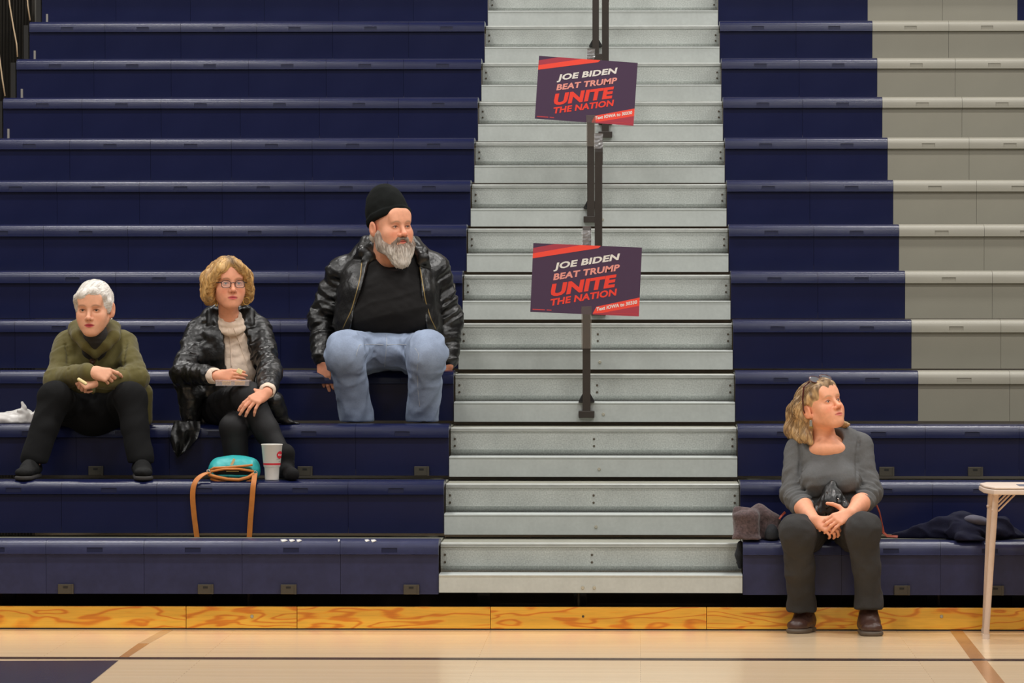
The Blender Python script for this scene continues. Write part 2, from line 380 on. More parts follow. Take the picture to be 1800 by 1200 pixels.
# pleated curtain beside the far left end of the benches, with cords
cv = []; nx = 420; cx0, cx1, cy = -8.0, XL - 6 * W - .12, 7.9
for k in range(nx + 1):
    x = cx0 + (cx1 - cx0) * k / nx
    for z in (0.0, 7.5): cv.append((x, cy + .02 * math.sin(k * PI / 1.0 + PI / 2), z))
fcs = [(2 * k, 2 * k + 2, 2 * k + 3, 2 * k + 1) for k in range(nx)]
n0 = len(cv); cv += [(x, y + .02, z) for x, y, z in cv]; fcs += [tuple(n0 + i for i in f[::-1]) for f in fcs]
cu = mesh_obj('pleated_curtain', cv, fcs, M['curtain'], origin=(-6, cy, 0)); tag(cu, 'dark pleated curtain beside the upper left end of the benches', 'curtain')
for j, (pts, i) in enumerate([([(20, -640), (36, -250), (46, -30), (49, 10), (53, 36)], 11), ([(-40, -640), (-12, -250), (13, -30), (17, 8), (24, 50), (29, 76), (31, 100)], 10), ([(-90, -640), (-52, -250), (-4, 80), (0, 108), (4, 138), (9, 169)], 9)]):
    pp = [at(x, y, i * T + .25) for x, y in pts]
    o = MB().tube(pp, .0042, 8).build('hanging_cord', M['rope'], smooth=True, origin=pp[-1])
    tag(o, ['beige cord ending on the highest bench row at its left end, rightmost of three', 'long beige cord against the dark curtain, middle of three', 'short beige cord at the left edge, lowest of three'][j], 'cord', 'beige cords at the left end of the benches')
# ------------------------------------------------------------------ aisle rails
def aisle_rail(row, px, label):
    y = row * T - .026; x = at(px, 500, y)[0]; z0 = row * R + .192
    e = empty('aisle_rail', (x, y, z0)); tag(e, label, 'handrail', 'bronze handrails in the centre aisle')
    hh = .955
    pth = [(0, 0), (0, .3), (0, .6), (0, .86), (.004, .895), (.016, .925), (.036, .948), (.07, hh), (.2, hh), (.29, hh), (.325, .935), (.34, .90), (.34, .80)]
    MB().ribbon([(x, y + p, z0 + q) for p, q in pth], .040, .012, (1, 0, 0)).build('post', M['rail'], e)
    MB().box(x - .040, x + .040, y - .010, y + .026, z0 - .006, z0 + .029, .003).build('clamp_block', M['rail'], e)
    MB().box(x - .040, x + .040, y - .004, y + .11, z0 + .073, z0 + .079).build('base_plate', M['dark'], e)
    for s in (-1, 1):
        v = [(x + s * .020, y + a, z0 + .079) for a in (.004, .014)] + [(x + s * .040, y + a, z0 + .079) for a in (.004, .014)] + [(x + s * .020, y + a, z0 + .115) for a in (.004, .014)]
        mesh_obj('gusset', v, [(0, 2, 4), (1, 5, 3), (0, 1, 3, 2), (2, 3, 5, 4), (0, 4, 5, 1)], M['dark'], e)
    return x, y, z0
rails = {}
for row, px, lb in ((3, 1031, 'bronze flat-bar handrail holding the lower campaign sign'), (5, 1052, 'bronze flat-bar handrail rising behind the lower sign, taped but without a sign'),
                    (7, 1038.5, 'bronze flat-bar handrail holding the upper campaign sign'), (9, 1064, 'bronze flat-bar handrail behind the upper sign, base below its right half'),
                    (11, 1047, 'topmost bronze flat-bar handrail, base just above the upper sign'), (13, 1068, 'bronze flat-bar handrail beyond the top of the aisle')):
    if row < 13: rails[row] = aisle_rail(row, px, lb)

# ------------------------------------------------------------------ campaign signs
def flat(name, c, rough=.45): return mk(name, c, rough=rough, spec=.3)
SG = {'plum': flat('sign_plum', (78, 58, 82)), 'red': flat('sign_red', (250, 82, 66)), 'dim': flat('sign_dim_red', (176, 66, 80)), 'dim2': flat('sign_mid_red', (206, 74, 78)),
      'white': flat('sign_white', (236, 230, 222)), 'pink': flat('sign_pink', (240, 158, 146)), 'txt': flat('sign_text_red', (246, 72, 58)), 'core': flat('sign_core', (200, 196, 190))}
M['tape'] = mk('clear_tape', (235, 235, 238), rough=.12, alpha=.22, spec=.9)
M['tape_thin'] = mk('clear_tape_flat', (132, 122, 112), rough=.2, alpha=.26, spec=.5)
def text_mesh(body, shear, bold):
    cu_ = bpy.data.curves.new('txt', 'FONT'); cu_.body = body; cu_.shear = shear; cu_.offset = bold; cu_.resolution_u = 3; cu_.space_character = 1.04
    to = bpy.data.objects.new('txt', cu_); COL.objects.link(to)
    bpy.context.view_layer.update()
    dg = bpy.context.evaluated_depsgraph_get(); me = bpy.data.meshes.new_from_object(to.evaluated_get(dg))
    v = np.array([q.co[:2] for q in me.vertices]); f = [tuple(p.vertices) for p in me.polygons]
    bpy.data.objects.remove(to); bpy.data.curves.remove(cu_); bpy.data.meshes.remove(me)
    return v, f
def campaign_sign(TL, TR, BR, BL, Y, label, sleeve, top_tape):
    tl, tr, br, bl = [at(p[0], p[1], Y) for p in (TL, TR, BR, BL)]
    U = (tr - tl + br - bl) / 2; V = (bl - tl + br - tr) / 2        # right, down
    w, h = np.linalg.norm(U), np.linalg.norm(V)
    o0 = tl; un, vn = U / w, V / h
    e = empty('campaign_sign', (bl + br) / 2); tag(e, label, 'sign', 'campaign signs taped to the aisle rails')
    def P(u, v, d=0.0): return o0 + U * u + V * v + np.array([0, -d, 0])
    def poly(name, pts, mat, d, th):
        n = len(pts); vv = [P(u, v, d) for u, v in pts] + [P(u, v, d - th) for u, v in pts]
        mesh_obj(name, vv, [tuple(range(n))[::-1], tuple(range(n, 2 * n))] + [(i, (i + 1) % n, n + (i + 1) % n, n + i) for i in range(n)], mat, e)
    poly('sign_board', [(0, 0), (1, 0), (1, 1), (0, 1)], SG['plum'], 0, .004)
    e1 = .0006
    poly('sign_stripe', [(0, .072), (0, .150), (.44, .0), (.20, .0)], SG['dim'], e1, .0004)
    poly('sign_stripe', [(0, .150), (0, .222), (.60, .035), (.622, .0), (.44, .0)], SG['red'], e1, .0004)
    poly('sign_stripe', [(.575, .985), (.605, .885), (1, .725), (1, .845), (.66, .972)], SG['red'], e1, .0004)
    poly('sign_stripe', [(.575, 1.0), (.575, .985), (.66, .972), (1, .845), (1, 1)], SG['dim'], e1, .0004)
    # tiny illegible imprint lines
    for u0, u1 in ((.02, .135), (.15, .195)): poly('imprint_line', [(u0, .955), (u1, .955), (u1, .968), (u0, .968)], SG['dim2'], e1, .0004)
    poly('imprint_line', [(.70, .965), (.985, .965), (.985, .972), (.70, .972)], SG['dim2'], e1 * 2, .0004)
    ar = h / w
    def line(body, p0, p1, cap, mat, shear=.25, bold=.038):
        # p0, p1: baseline ends in sign fractions; cap: capital height as fraction of the sign height
        v, f = text_mesh(body, shear, bold)
        mn, mx = v.min(0), v.max(0)
        a = np.array([p0[0] * w, p0[1] * h]); b = np.array([p1[0] * w, p1[1] * h]); L = np.linalg.norm(b - a); ex = (b - a) / L; ey = np.array([ex[1], -ex[0]])
        q = (v - mn) / (mx - mn)
        pp = a + np.outer(q[:, 0] * L, ex) + np.outer(q[:, 1] * cap * h, ey)
        vv = [P(x / w, y / h, e1 * 2.2) for x, y in pp]
        mesh_obj('sign_text', vv, f, mat, e)
    line('JOE BIDEN', (.198, .402), (.815, .215), .122, SG['white'])
    line('BEAT TRUMP', (.198, .530), (.812, .345), .094, SG['pink'])
    line('UNITE', (.190, .770), (.800, .580), .182, SG['txt'], bold=.05)
    line('THE NATION', (.192, .900), (.800, .705), .100, SG['txt'])
    line('Text IOWA to 30330', (.612, .948), (.982, .815), .052, SG['white'], bold=.035)
    x, y, z0 = sleeve
    tb = at(0, top_tape[0], Y)[2]; tt = at(0, top_tape[1], Y)[2]
    # crumpled clear tape over the rail top
    rr = random.Random(int(TL[0])); n = 9; pts = []; 
    mb = MB(); pr = []
    for k in range(n):
        t = k / (n - 1); pr.append((.024 + rr.uniform(-.004, .003), tb + (tt - tb) * t, rr.uniform(-.006, .004)))
    v = []; f = []
    for hw, z, dy in pr:
        for s in (-1, -.5, .2, .6, 1): v.append((x + hw * s + rr.uniform(-.002, .002), y - .014 + dy + rr.uniform(-.004, .004), z))
    for k in range(n - 1):
        for c in range(4): f.append((k * 5 + c, k * 5 + c + 1, k * 5 + 6 + c, k * 5 + 5 + c))
    mesh_obj('tape', v, f, M['tape'], e)
    zb = at(0, sleeve_bottom, Y)[2]; b0 = P(.5, 1)[2] + .04
    MB().box(x - .026, x + .026, Y - .003, Y - .002, zb, b0).build('tape', M['tape_thin'], e)
sleeve_bottom = 612
campaign_sign((937.5, 427), (1128, 434.5), (1123, 556), (931.5, 547.5), 3 * T - .045, 'purple and red campaign sign, the lower one, taped to the aisle rail', rails[3], (433, 405))
sleeve_bottom = 258
campaign_sign((947.5, 98), (1121, 110), (1113.5, 221), (940, 208), 7 * T - .045, 'purple and red campaign sign, the upper one, taped to the aisle rail', rails[7], (104, 87))
# leftover clear tape at the top of the middle rail
x, y, z0 = rails[5]; rr = random.Random(3); v = []; f = []
za, zb = at(0, 262, y)[2], at(0, 236, y)[2]
for k in range(8):
    for s in (-1, -.3, .4, 1): v.append((x + .023 * s + rr.uniform(-.002, .002), y - .013 + rr.uniform(-.006, .003), za + (zb - za) * k / 7))
for k in range(7):
    for c in range(3): f.append((k * 4 + c, k * 4 + c + 1, k * 4 + 5 + c, k * 4 + 4 + c))
o = mesh_obj('tape', v, f, M['tape'], origin=(x, y, za)); tag(o, 'crumpled clear tape left around the top of the signless rail', 'tape')
# ------------------------------------------------------------------ solid modelling with distance fields
_rng = np.random.RandomState(7); _TAB = _rng.rand(32, 32, 32).astype(np.float32)
def noise3(P):
    P = np.asarray(P, np.float32); i = np.floor(P).astype(np.int32); f = P - i; f = f * f * (3 - 2 * f)
    i0 = i & 31; i1 = (i + 1) & 31
    x0, y0, z0 = i0[:, 0], i0[:, 1], i0[:, 2]; x1, y1, z1 = i1[:, 0], i1[:, 1], i1[:, 2]; fx, fy, fz = f[:, 0], f[:, 1], f[:, 2]
    a = _TAB[x0, y0, z0] * (1 - fx) + _TAB[x1, y0, z0] * fx; b = _TAB[x0, y1, z0] * (1 - fx) + _TAB[x1, y1, z0] * fx
    c = _TAB[x0, y0, z1] * (1 - fx) + _TAB[x1, y0, z1] * fx; d = _TAB[x0, y1, z1] * (1 - fx) + _TAB[x1, y1, z1] * fx
    return ((a * (1 - fy) + b * fy) * (1 - fz) + (c * (1 - fy) + d * fy) * fz) * 2 - 1
def A(*v): return np.array(v[0] if len(v) == 1 else v, float)
def unit(v): v = np.asarray(v, float); return v / (np.linalg.norm(v) + 1e-12)
class Frame:
    """y = forward, z = up, x = y cross z"""
    def __init__(s, o, fwd=(0, -1, 0), up=(0, 0, 1), sc=1.0):
        s.o = A(o); y = unit(fwd); z = A(up); z = unit(z - y * np.dot(z, y)); s.R = np.stack([np.cross(y, z), y, z], 1); s.sc = sc
    def p(s, x, y, z): return s.o + s.R @ (A(x, y, z) * s.sc)
    def d(s, x, y, z): return s.R @ A(x, y, z)
    def local(s, P): return (np.asarray(P) - s.o) @ s.R / s.sc
class SDF:
    def __init__(s): s.ops = []; s.marg = .05
    def _add(s, mode, fn, lo, hi, k): s.ops.append((mode, fn, np.asarray(lo, float), np.asarray(hi, float), k)); return s
    def rc(s, a, b, ra, rb=None, k=.02, mode='u', flat=None):
        a = A(a); b = A(b); rb = ra if rb is None else rb; m = max(ra, rb); ab = b - a; L2 = max(float(ab @ ab), 1e-9)
        if flat is not None: ax = unit(flat[0]); fs = flat[1]
        def fn(P):
            q = P - a; d_ = ab; l2 = L2
            if flat is not None:
                q = q + np.outer(q @ ax, ax) * (1 / fs - 1); d_ = ab + ax * (ab @ ax) * (1 / fs - 1); l2 = max(float(d_ @ d_), 1e-9)
            t = np.clip(q @ d_ / l2, 0, 1)
            r = np.linalg.norm(q - np.outer(t, d_), axis=1) - (ra + (rb - ra) * t)
            return r * (min(1, fs) if flat is not None else 1)
        mm = m * (max(1, flat[1]) if flat is not None else 1)
        return s._add(mode, fn, np.minimum(a, b) - mm, np.maximum(a, b) + mm, k)
    def chain(s, pts, rad, k=.02, mode='u', flat=None):
        for i in range(len(pts) - 1): s.rc(pts[i], pts[i + 1], rad[i], rad[i + 1], k, mode, flat)
        return s
    def ell(s, c, r, R=None, k=.02, mode='u'):
        c = A(c); r = A(r); R_ = np.eye(3) if R is None else (R.R if isinstance(R, Frame) else R)
        def fn(P):
            q = (P - c) @ R_; k0 = np.linalg.norm(q / r, axis=1); k1 = np.linalg.norm(q / (r * r), axis=1)
            return k0 * (k0 - 1) / np.maximum(k1, 1e-9)
        m = r.max() if R is not None else r
        return s._add(mode, fn, c - m, c + m, k)
    def box(s, c, h, R=None, rnd=.005, k=.01, mode='u'):
        c = A(c); h = A(h) - rnd; R_ = np.eye(3) if R is None else (R.R if isinstance(R, Frame) else R)
        def fn(P):
            q = np.abs((P - c) @ R_) - h
            return np.linalg.norm(np.maximum(q, 0), axis=1) + np.minimum(q.max(1), 0) - rnd
        m = np.linalg.norm(h + rnd); return s._add(mode, fn, c - m, c + m, k)
    def half(s, c, n, k=.005, mode='s'):
        """mode s: cut away the side the normal points to"""
        c = A(c); n = unit(n); return s._add(mode, (lambda P: -((P - c) @ n)) if mode == 's' else (lambda P: (P - c) @ n), [-99] * 3, [99] * 3, k)
    def sub(s, other, k=.01, mode='u', off=0.0):
        lo = np.min([o[2] for o in other.ops if o[0] == 'u'], 0); hi = np.max([o[3] for o in other.ops if o[0] == 'u'], 0)
        return s._add(mode, lambda P: other.eval(P) - off, lo, hi, k)
    def disp(s, fn, lo=(-99,) * 3, hi=(99,) * 3): return s._add('d', fn, lo, hi, 0)
    def rough(s, amp, f, ridged=False, st=(1, 1, 1), seed=0.0):
        st = A(st) * f
        def fn(P):
            n = noise3(P * st + seed) + .5 * noise3(P * st * 2.1 + 5 + seed)
            return amp * ((1 - 2 * np.abs(n)) if ridged else n) * -1
        return s.disp(fn)
    def crease(s, a, b, amp, fa=38, fp=9, rad=.09, seed=0.0, ends=.06):
        a = A(a); b = A(b); L = np.linalg.norm(b - a); ax = (b - a) / L
        def fn(P):
            q = P - a; t = q @ ax; pr = q - np.outer(t, ax)
            w = np.clip((rad * 1.3 - np.linalg.norm(pr, axis=1)) / (rad * .3), 0, 1) * np.clip((t + ends) / .05, 0, 1) * np.clip((L + ends - t) / .05, 0, 1)
            Q = pr * fp + np.outer(t * fa, A(.7, .6, .39)) + seed
            n = noise3(Q) + .4 * noise3(Q * 2.2 + 3)
            return -amp * w * (1 - 2.2 * np.abs(n))
        lo = np.minimum(a, b) - rad * 1.4; hi = np.maximum(a, b) + rad * 1.4
        return s.disp(fn, lo, hi)
    def eval(s, P):
        P = np.asarray(P, float); d = np.full(len(P), 1e3); pl, ph = P.min(0), P.max(0)
        for mode, fn, lo, hi, k in s.ops:
            m = s.marg + k
            if (pl > hi + m).any() or (ph < lo - m).any(): continue
            if lo[0] < -90: idx = np.arange(len(P)) if mode != 'd' else np.nonzero(d < .2)[0]
            else: idx = np.nonzero(((P > lo - m) & (P < hi + m)).all(1))[0]
            if not len(idx): continue
            if mode == 'd': d[idx] += fn(P[idx]); continue
            b = fn(P[idx]); a = d[idx]
            if mode == 'u':
                h = np.maximum(k - np.abs(a - b), 0) / k if k > 1e-6 else 0; d[idx] = np.minimum(a, b) - h * h * k * .25
            elif mode == 's':
                b = -b; h = np.maximum(k - np.abs(a - b), 0) / k if k > 1e-6 else 0; d[idx] = np.maximum(a, b) + h * h * k * .25
            elif mode == 'i':
                h = np.maximum(k - np.abs(a - b), 0) / k if k > 1e-6 else 0; d[idx] = np.maximum(a, b) + h * h * k * .25
        return d
    def mesh(s, h, smooth=1):
        us = [o for o in s.ops if o[0] == 'u']
        lo = np.min([o[2] for o in us], 0) - .03; hi = np.max([o[3] for o in us], 0) + .03
        nb = np.ceil((hi - lo) / (8 * h)).astype(int) + 1; B = 8 * h
        s.marg = max(B * 1.6, .03)
        for o in s.ops:
            pass
        g = np.stack(np.meshgrid(*[np.arange(n) for n in nb], indexing='ij'), -1).reshape(-1, 3)
        dc = s.eval(lo + (g + .5) * B - h * .5)
        act = np.abs(dc) < B * .87 * 1.35 + .008
        D = np.empty((nb[0], nb[1], nb[2], 8, 8, 8), np.float32)
        D[:] = np.where(dc < 0, -1, 1).reshape(nb[0], nb[1], nb[2], 1, 1, 1)
        ga = g[act]; loc = np.stack(np.meshgrid(*[np.arange(8)] * 3, indexing='ij'), -1).reshape(-1, 3)
        ga = ga[np.lexsort((ga[:, 2], ga[:, 1] // 3, ga[:, 0] // 3))]
        for c0 in range(0, len(ga), 40):
            gc = ga[c0:c0 + 40]; P = lo + ((gc[:, None] * 8 + loc[None]) * h).reshape(-1, 3)
            D[gc[:, 0], gc[:, 1], gc[:, 2]] = s.eval(P).reshape(-1, 8, 8, 8)
        D = D.transpose(0, 3, 1, 4, 2, 5).reshape(nb[0] * 8, nb[1] * 8, nb[2] * 8)
        S = (D < 0); cs = S.astype(np.uint8)
        cnt = cs[:-1, :-1, :-1] + cs[1:, :-1, :-1] + cs[:-1, 1:, :-1] + cs[1:, 1:, :-1] + cs[:-1, :-1, 1:] + cs[1:, :-1, 1:] + cs[:-1, 1:, 1:] + cs[1:, 1:, 1:]
        I = np.argwhere((cnt > 0) & (cnt < 8)); n = len(I)
        idm = np.full(cnt.shape, -1, np.int32); idm[I[:, 0], I[:, 1], I[:, 2]] = np.arange(n)
        off = np.array([[a, b, c] for a in (0, 1) for b in (0, 1) for c in (0, 1)])
        cv = np.stack([D[I[:, 0] + o[0], I[:, 1] + o[1], I[:, 2] + o[2]] for o in off], 1)
        acc = np.zeros((n, 3)); w = np.zeros(n)
        for i in range(8):
            for j in range(i + 1, 8):
                if np.abs(off[i] - off[j]).sum() != 1: continue
                a, b = cv[:, i], cv[:, j]; m = (a < 0) != (b < 0); t = np.where(m, a / np.where(m, a - b, 1), 0)
                acc += m[:, None] * (off[i] + t[:, None] * (off[j] - off[i])); w += m
        V = lo + (I + acc / w[:, None]) * h
        F = []
        for ax in range(3):
            u, v = (ax + 1) % 3, (ax + 2) % 3
            s0 = [slice(None)] * 3; s1 = [slice(None)] * 3; s0[ax] = slice(0, -1); s1[ax] = slice(1, None)
            a = S[tuple(s0)]; b = S[tuple(s1)]; E = np.argwhere(a != b)
            ok = (E[:, u] > 0) & (E[:, v] > 0) & (E[:, u] < D.shape[u] - 1) & (E[:, v] < D.shape[v] - 1); E = E[ok]
            ins = a[E[:, 0], E[:, 1], E[:, 2]]
            q = []
            for du, dv in ((-1, -1), (0, -1), (0, 0), (-1, 0)):
                c = E.copy(); c[:, u] += du; c[:, v] += dv; q.append(idm[c[:, 0], c[:, 1], c[:, 2]])
            q = np.stack(q, 1); q[~ins] = q[~ins][:, ::-1]; F.append(q)
        F = np.concatenate(F); F = F[(F >= 0).all(1)]
        for _ in range(smooth):
            sm = np.zeros_like(V); ct = np.zeros(len(V))
            for i in range(4):
                a, b = F[:, i], F[:, (i + 1) % 4]
                for k in range(3): sm[:, k] += np.bincount(a, V[b, k], len(V)) + np.bincount(b, V[a, k], len(V))
                ct += np.bincount(a, minlength=len(V)) + np.bincount(b, minlength=len(V))
            V = V * .5 + .5 * sm / np.maximum(ct, 1)[:, None]
        return V, F
def np_mesh(name, V, F, mat, parent=None, tint=None, origin=None):
    V = np.asarray(V, np.float32); F = np.asarray(F, np.int32)
    if parent is not None: V = V - wloc(parent)
    elif origin is not None: V = V - A(origin)
    me = bpy.data.meshes.new(name); me.vertices.add(len(V)); me.vertices.foreach_set('co', V.astype(np.float32).ravel())
    me.loops.add(F.size); me.loops.foreach_set('vertex_index', F.ravel()); me.polygons.add(len(F)); me.polygons.foreach_set('loop_start', np.arange(0, F.size, 4, dtype=np.int32))
    me.polygons.foreach_set('use_smooth', np.ones(len(F), bool)); me.update(calc_edges=True); me.validate()
    if tint is not None:
        at_ = me.color_attributes.new('tint', 'FLOAT_COLOR', 'POINT'); at_.data.foreach_set('color', np.concatenate([tint, np.ones((len(tint), 1))], 1).astype(np.float32).ravel())
    if mat: me.materials.append(mat)
    o = bpy.data.objects.new(name, me); link(o, parent)
    if parent is None and origin is not None: o.location = Vector([float(c) for c in origin])
    return o
def join_vf(parts):
    V = []; F = []; T_ = []; n = 0
    for v, f, t in parts: V.append(v); F.append(f + n); T_.append(t); n += len(v)
    return np.concatenate(V), np.concatenate(F), np.concatenate(T_)
def strand_field(name, sd, parent, mat, dirf, tintf, n=320, length=.05, r=.0011, seed=1, keep=None, lift=.0012, steps=8, jit_=.22, var=(.55, 1.45)):
    """thin tapered locks lying on a hair solid and following a direction field"""
    rs = np.random.RandomState(seed); V, F = sd.mesh(.006, 0); P = V[rs.choice(len(V), min(n, len(V)), replace=False)]
    if keep is not None: P = P[keep(P)]
    def grad(P):
        e = .0025; g = np.stack([sd.eval(P + A(*[e * (i == k) for i in range(3)])) - sd.eval(P - A(*[e * (i == k) for i in range(3)])) for k in range(3)], 1)
        return g / (np.linalg.norm(g, axis=1, keepdims=True) + 1e-9)
    m = len(P); L = length * (.6 + .8 * rs.rand(m)); path = []; jit = rs.randn(m, 3) * jit_
    for s_ in range(steps):
        g = grad(P); P = P - g * (sd.eval(P) - lift)[:, None]; path.append(P.copy())
        d = dirf(P) + jit; d = d - g * (d * g).sum(1)[:, None]; d /= np.linalg.norm(d, axis=1, keepdims=True) + 1e-9
        P = P + d * (L / steps)[:, None]
    path = np.stack(path, 1); cv = []; cf = []; ct = []; base = tintf(path[:, 0])
    for i in range(m):
        t = path[i, -1] - path[i, 0]; t = unit(t); a = unit(np.cross(t, rs.randn(3))); b = np.cross(t, a); n0 = len(cv); sh = base[i] * (var[0] + (var[1] - var[0]) * rs.rand())
        for s_ in range(steps):
            rr_ = r * (.35 + math.sin(PI * (s_ + .6) / steps) * .8)
            for k in range(4): cv.append(path[i, s_] + rr_ * (math.cos(k * PI / 2) * a + math.sin(k * PI / 2) * b)); ct.append(sh)
        for s_ in range(steps - 1):
            for k in range(4): cf.append((n0 + s_ * 4 + k, n0 + s_ * 4 + (k + 1) % 4, n0 + s_ * 4 + 4 + (k + 1) % 4, n0 + s_ * 4 + 4 + k))
    o = np_mesh(name, np.array(cv), np.array(cf), mat, parent, np.clip(np.array(ct), 0, 1)); o['kind'] = 'stuff'; return o
def solid(name, sd, h, mat, parent=None, smooth=1, tint=None, origin=None):
    V, F = sd.mesh(h, smooth)
    return np_mesh(name, V, F, mat, parent, tint(V) if tint else None, origin)

# ------------------------------------------------------------------ anatomy
def lin(c): return A(srgb(*c))
def head_sdf(sd, f, fat=0.0, nose=1.0, jaw=1.0, ears=True, brow=1.0, open_=1.0):
    s = f.sc; p = f.p
    E = lambda c, r, k=.02, m='u', R=f: sd.ell(p(*c), A(r) * s, R, k * s, m)
    C = lambda a, b, ra, rb, k=.015, m='u': sd.rc(p(*a), p(*b), ra * s, rb * s, k * s, m)
    E((0, -.014, .030), (.0755, .096, .084), .03)
    E((0, .030, -.020), (.060 + fat * .013, .064, .088), .03)
    for x in (-1, 1):
        C((x * .049 * jaw, -.002, -.052), (x * .020 * jaw, .062, -.099), .018 + fat * .014, .014 + fat * .007, .03)
        E((x * .042, .062, -.034), (.023 + fat * .008, .022, .024), .03)
        E((x * .036, .056, -.066), (.016 + fat * .012, .020, .022), .03)
    E((0, .076, -.099), (.023, .019, .017), .03)
    C((-.032, .0815, .018), (.032, .0815, .018), .0105 * brow, .0105 * brow, .02)
    E((0, .078, .05), (.055, .016, .035), .03)
    # eye sockets, lids
    for x in (-1, 1):
        E((x * .032, .104, -.002), (.021, .020, .0135), .014, 's')
        E((x * .0315, .0765, -.001), (.0168, .0155, .0128), .006)
        E((x * .0315, .0965, -.0025), (.0140, .0110, .0056 * open_), .0015, 's')
    # nose
    C((0, .086, .012), (0, .110, -.031), .0074, .0098 * nose, .010)
    E((0, .1130, -.0345), (.0105 * nose, .0105 * nose, .0092 * nose), .007)
    for x in (-1, 1):
        E((x * .0125 * nose, .0990, -.0385), (.0075 * nose, .0115, .0074), .006)
        E((x * .0065, .1045, -.0455), (.0036, .005, .003), .003, 's')
    # mouth
    E((0, .080, -.066), (.030, .0185, .024), .02)
    E((0, .0950, -.0625), (.0200, .0068, .0050), .005); E((0, .0945, -.0735), (.0175, .0076, .0058), .005)
    E((0, .1045, -.0680), (.0240, .0075, .0020), .002, 's')
    if fat: E((0, .045, -.115), (.05, .05, .03), .04)
    if ears:
        for x in (-1, 1):
            Rr = Frame((0, 0, 0), f.d(x * -.22, 1, .05), f.d(x * .06, -.15, 1))
            sd.ell(p(x * (.0815 + fat * .010), -.014, -.010), A(.0080, .0215, .0345) * s, Rr, .006 * s)
            sd.ell(p(x * (.0895 + fat * .010), -.008, -.006), A(.006, .011, .019) * s, Rr, .004 * s, 's')
            sd.ell(p(x * (.0745 + fat * .010), -.004, -.036), A(.006, .009, .010) * s, Rr, .006 * s)
def head_tint(f, skin, lips, brow, blush=.35, lidc=(84, 52, 42), nosered=.3, open_=1.0):
    sk, lp, bw = lin(skin), lin(lips), lin(brow)
    def fn(V):
        q = f.local(V); x, y, z = q[:, 0], q[:, 1], q[:, 2]; ax = np.abs(x); front = np.clip((y - .04) / .03, 0, 1)
        c = np.tile(sk, (len(V), 1))
        def mixc(w, col):
            nonlocal c
            w = np.clip(w, 0, 1)[:, None]; c = c * (1 - w) + A(col) * w
        red = sk * A(1.05, .72, .68)
        mixc(blush * np.exp(-(((ax - .042) / .02) ** 2 + ((z + .038) / .018) ** 2)) * front, red)
        mixc(nosered * np.exp(-((x / .016) ** 2 + ((z + .036) / .014) ** 2)) * (y > .09), red)
        mixc(.5 * np.exp(-(((ax - .0315) / .018) ** 2 + ((z + .001) / .011) ** 2)) * front, sk * A(.72, .55, .5))
        mixc(.95 * np.exp(-(((ax - .0315) / .0155) ** 2) ** 3) * np.exp(-((z - .0036 * open_ + 22 * (ax - .0315) ** 2) / .0026) ** 2) * front, lin(lidc))
        zb = .0225 - 18 * (ax - .030) ** 2
        mixc(.8 * np.exp(-((z - zb) / .0036) ** 2) * np.exp(-((ax - .031) / .019) ** 4) * front, bw)
        lw = (x / .0235) ** 2 + ((z + .0683) / (.0098 - .10 * ax)) ** 2
        mixc(1.3 * np.clip(1.25 - lw, 0, 1) * (y > .075), lp)
        mixc(.7 * np.exp(-((z + .0680) / .0016) ** 2) * (ax < .023) * (y > .075), lp * .35)
        mixc(.8 * np.exp(-(((ax - .0065) / .004) ** 2 + ((z + .0455) / .003) ** 2)) * (y > .09), sk * A(.25, .15, .12))
        mixc(.3 * (ax > .070) * (y > -.04) * (y < .02) * (np.abs(z + .01) < .04), red)
        return c
    return fn
def eyes(parent, f, gaze, iris=(96, 110, 112)):
    for sx in (-1, 1):
        c = f.p(sx * .0315, .0770, -.002); r = .0123 * f.sc
        bm = bmesh.new(); bmesh.ops.create_uvsphere(bm, u_segments=28, v_segments=20, radius=r)
        V = np.array([q.co[:] for q in bm.verts]); F = [[q.index for q in fc.verts] for fc in bm.faces]; bm.free()
        a = np.arccos(np.clip(V @ unit(gaze) / r, -1, 1)); t = np.tile(lin((196, 184, 176)), (len(V), 1))
        t[a < .52] = lin(iris); t[a < .27] = lin((14, 12, 12))
        o = mesh_obj('eye', V + c, F, M['eye'], parent, smooth=True)
        at_ = o.data.color_attributes.new('tint', 'FLOAT_COLOR', 'POINT'); at_.data.foreach_set('color', np.concatenate([t, np.ones((len(t), 1))], 1).astype(np.float32).ravel())
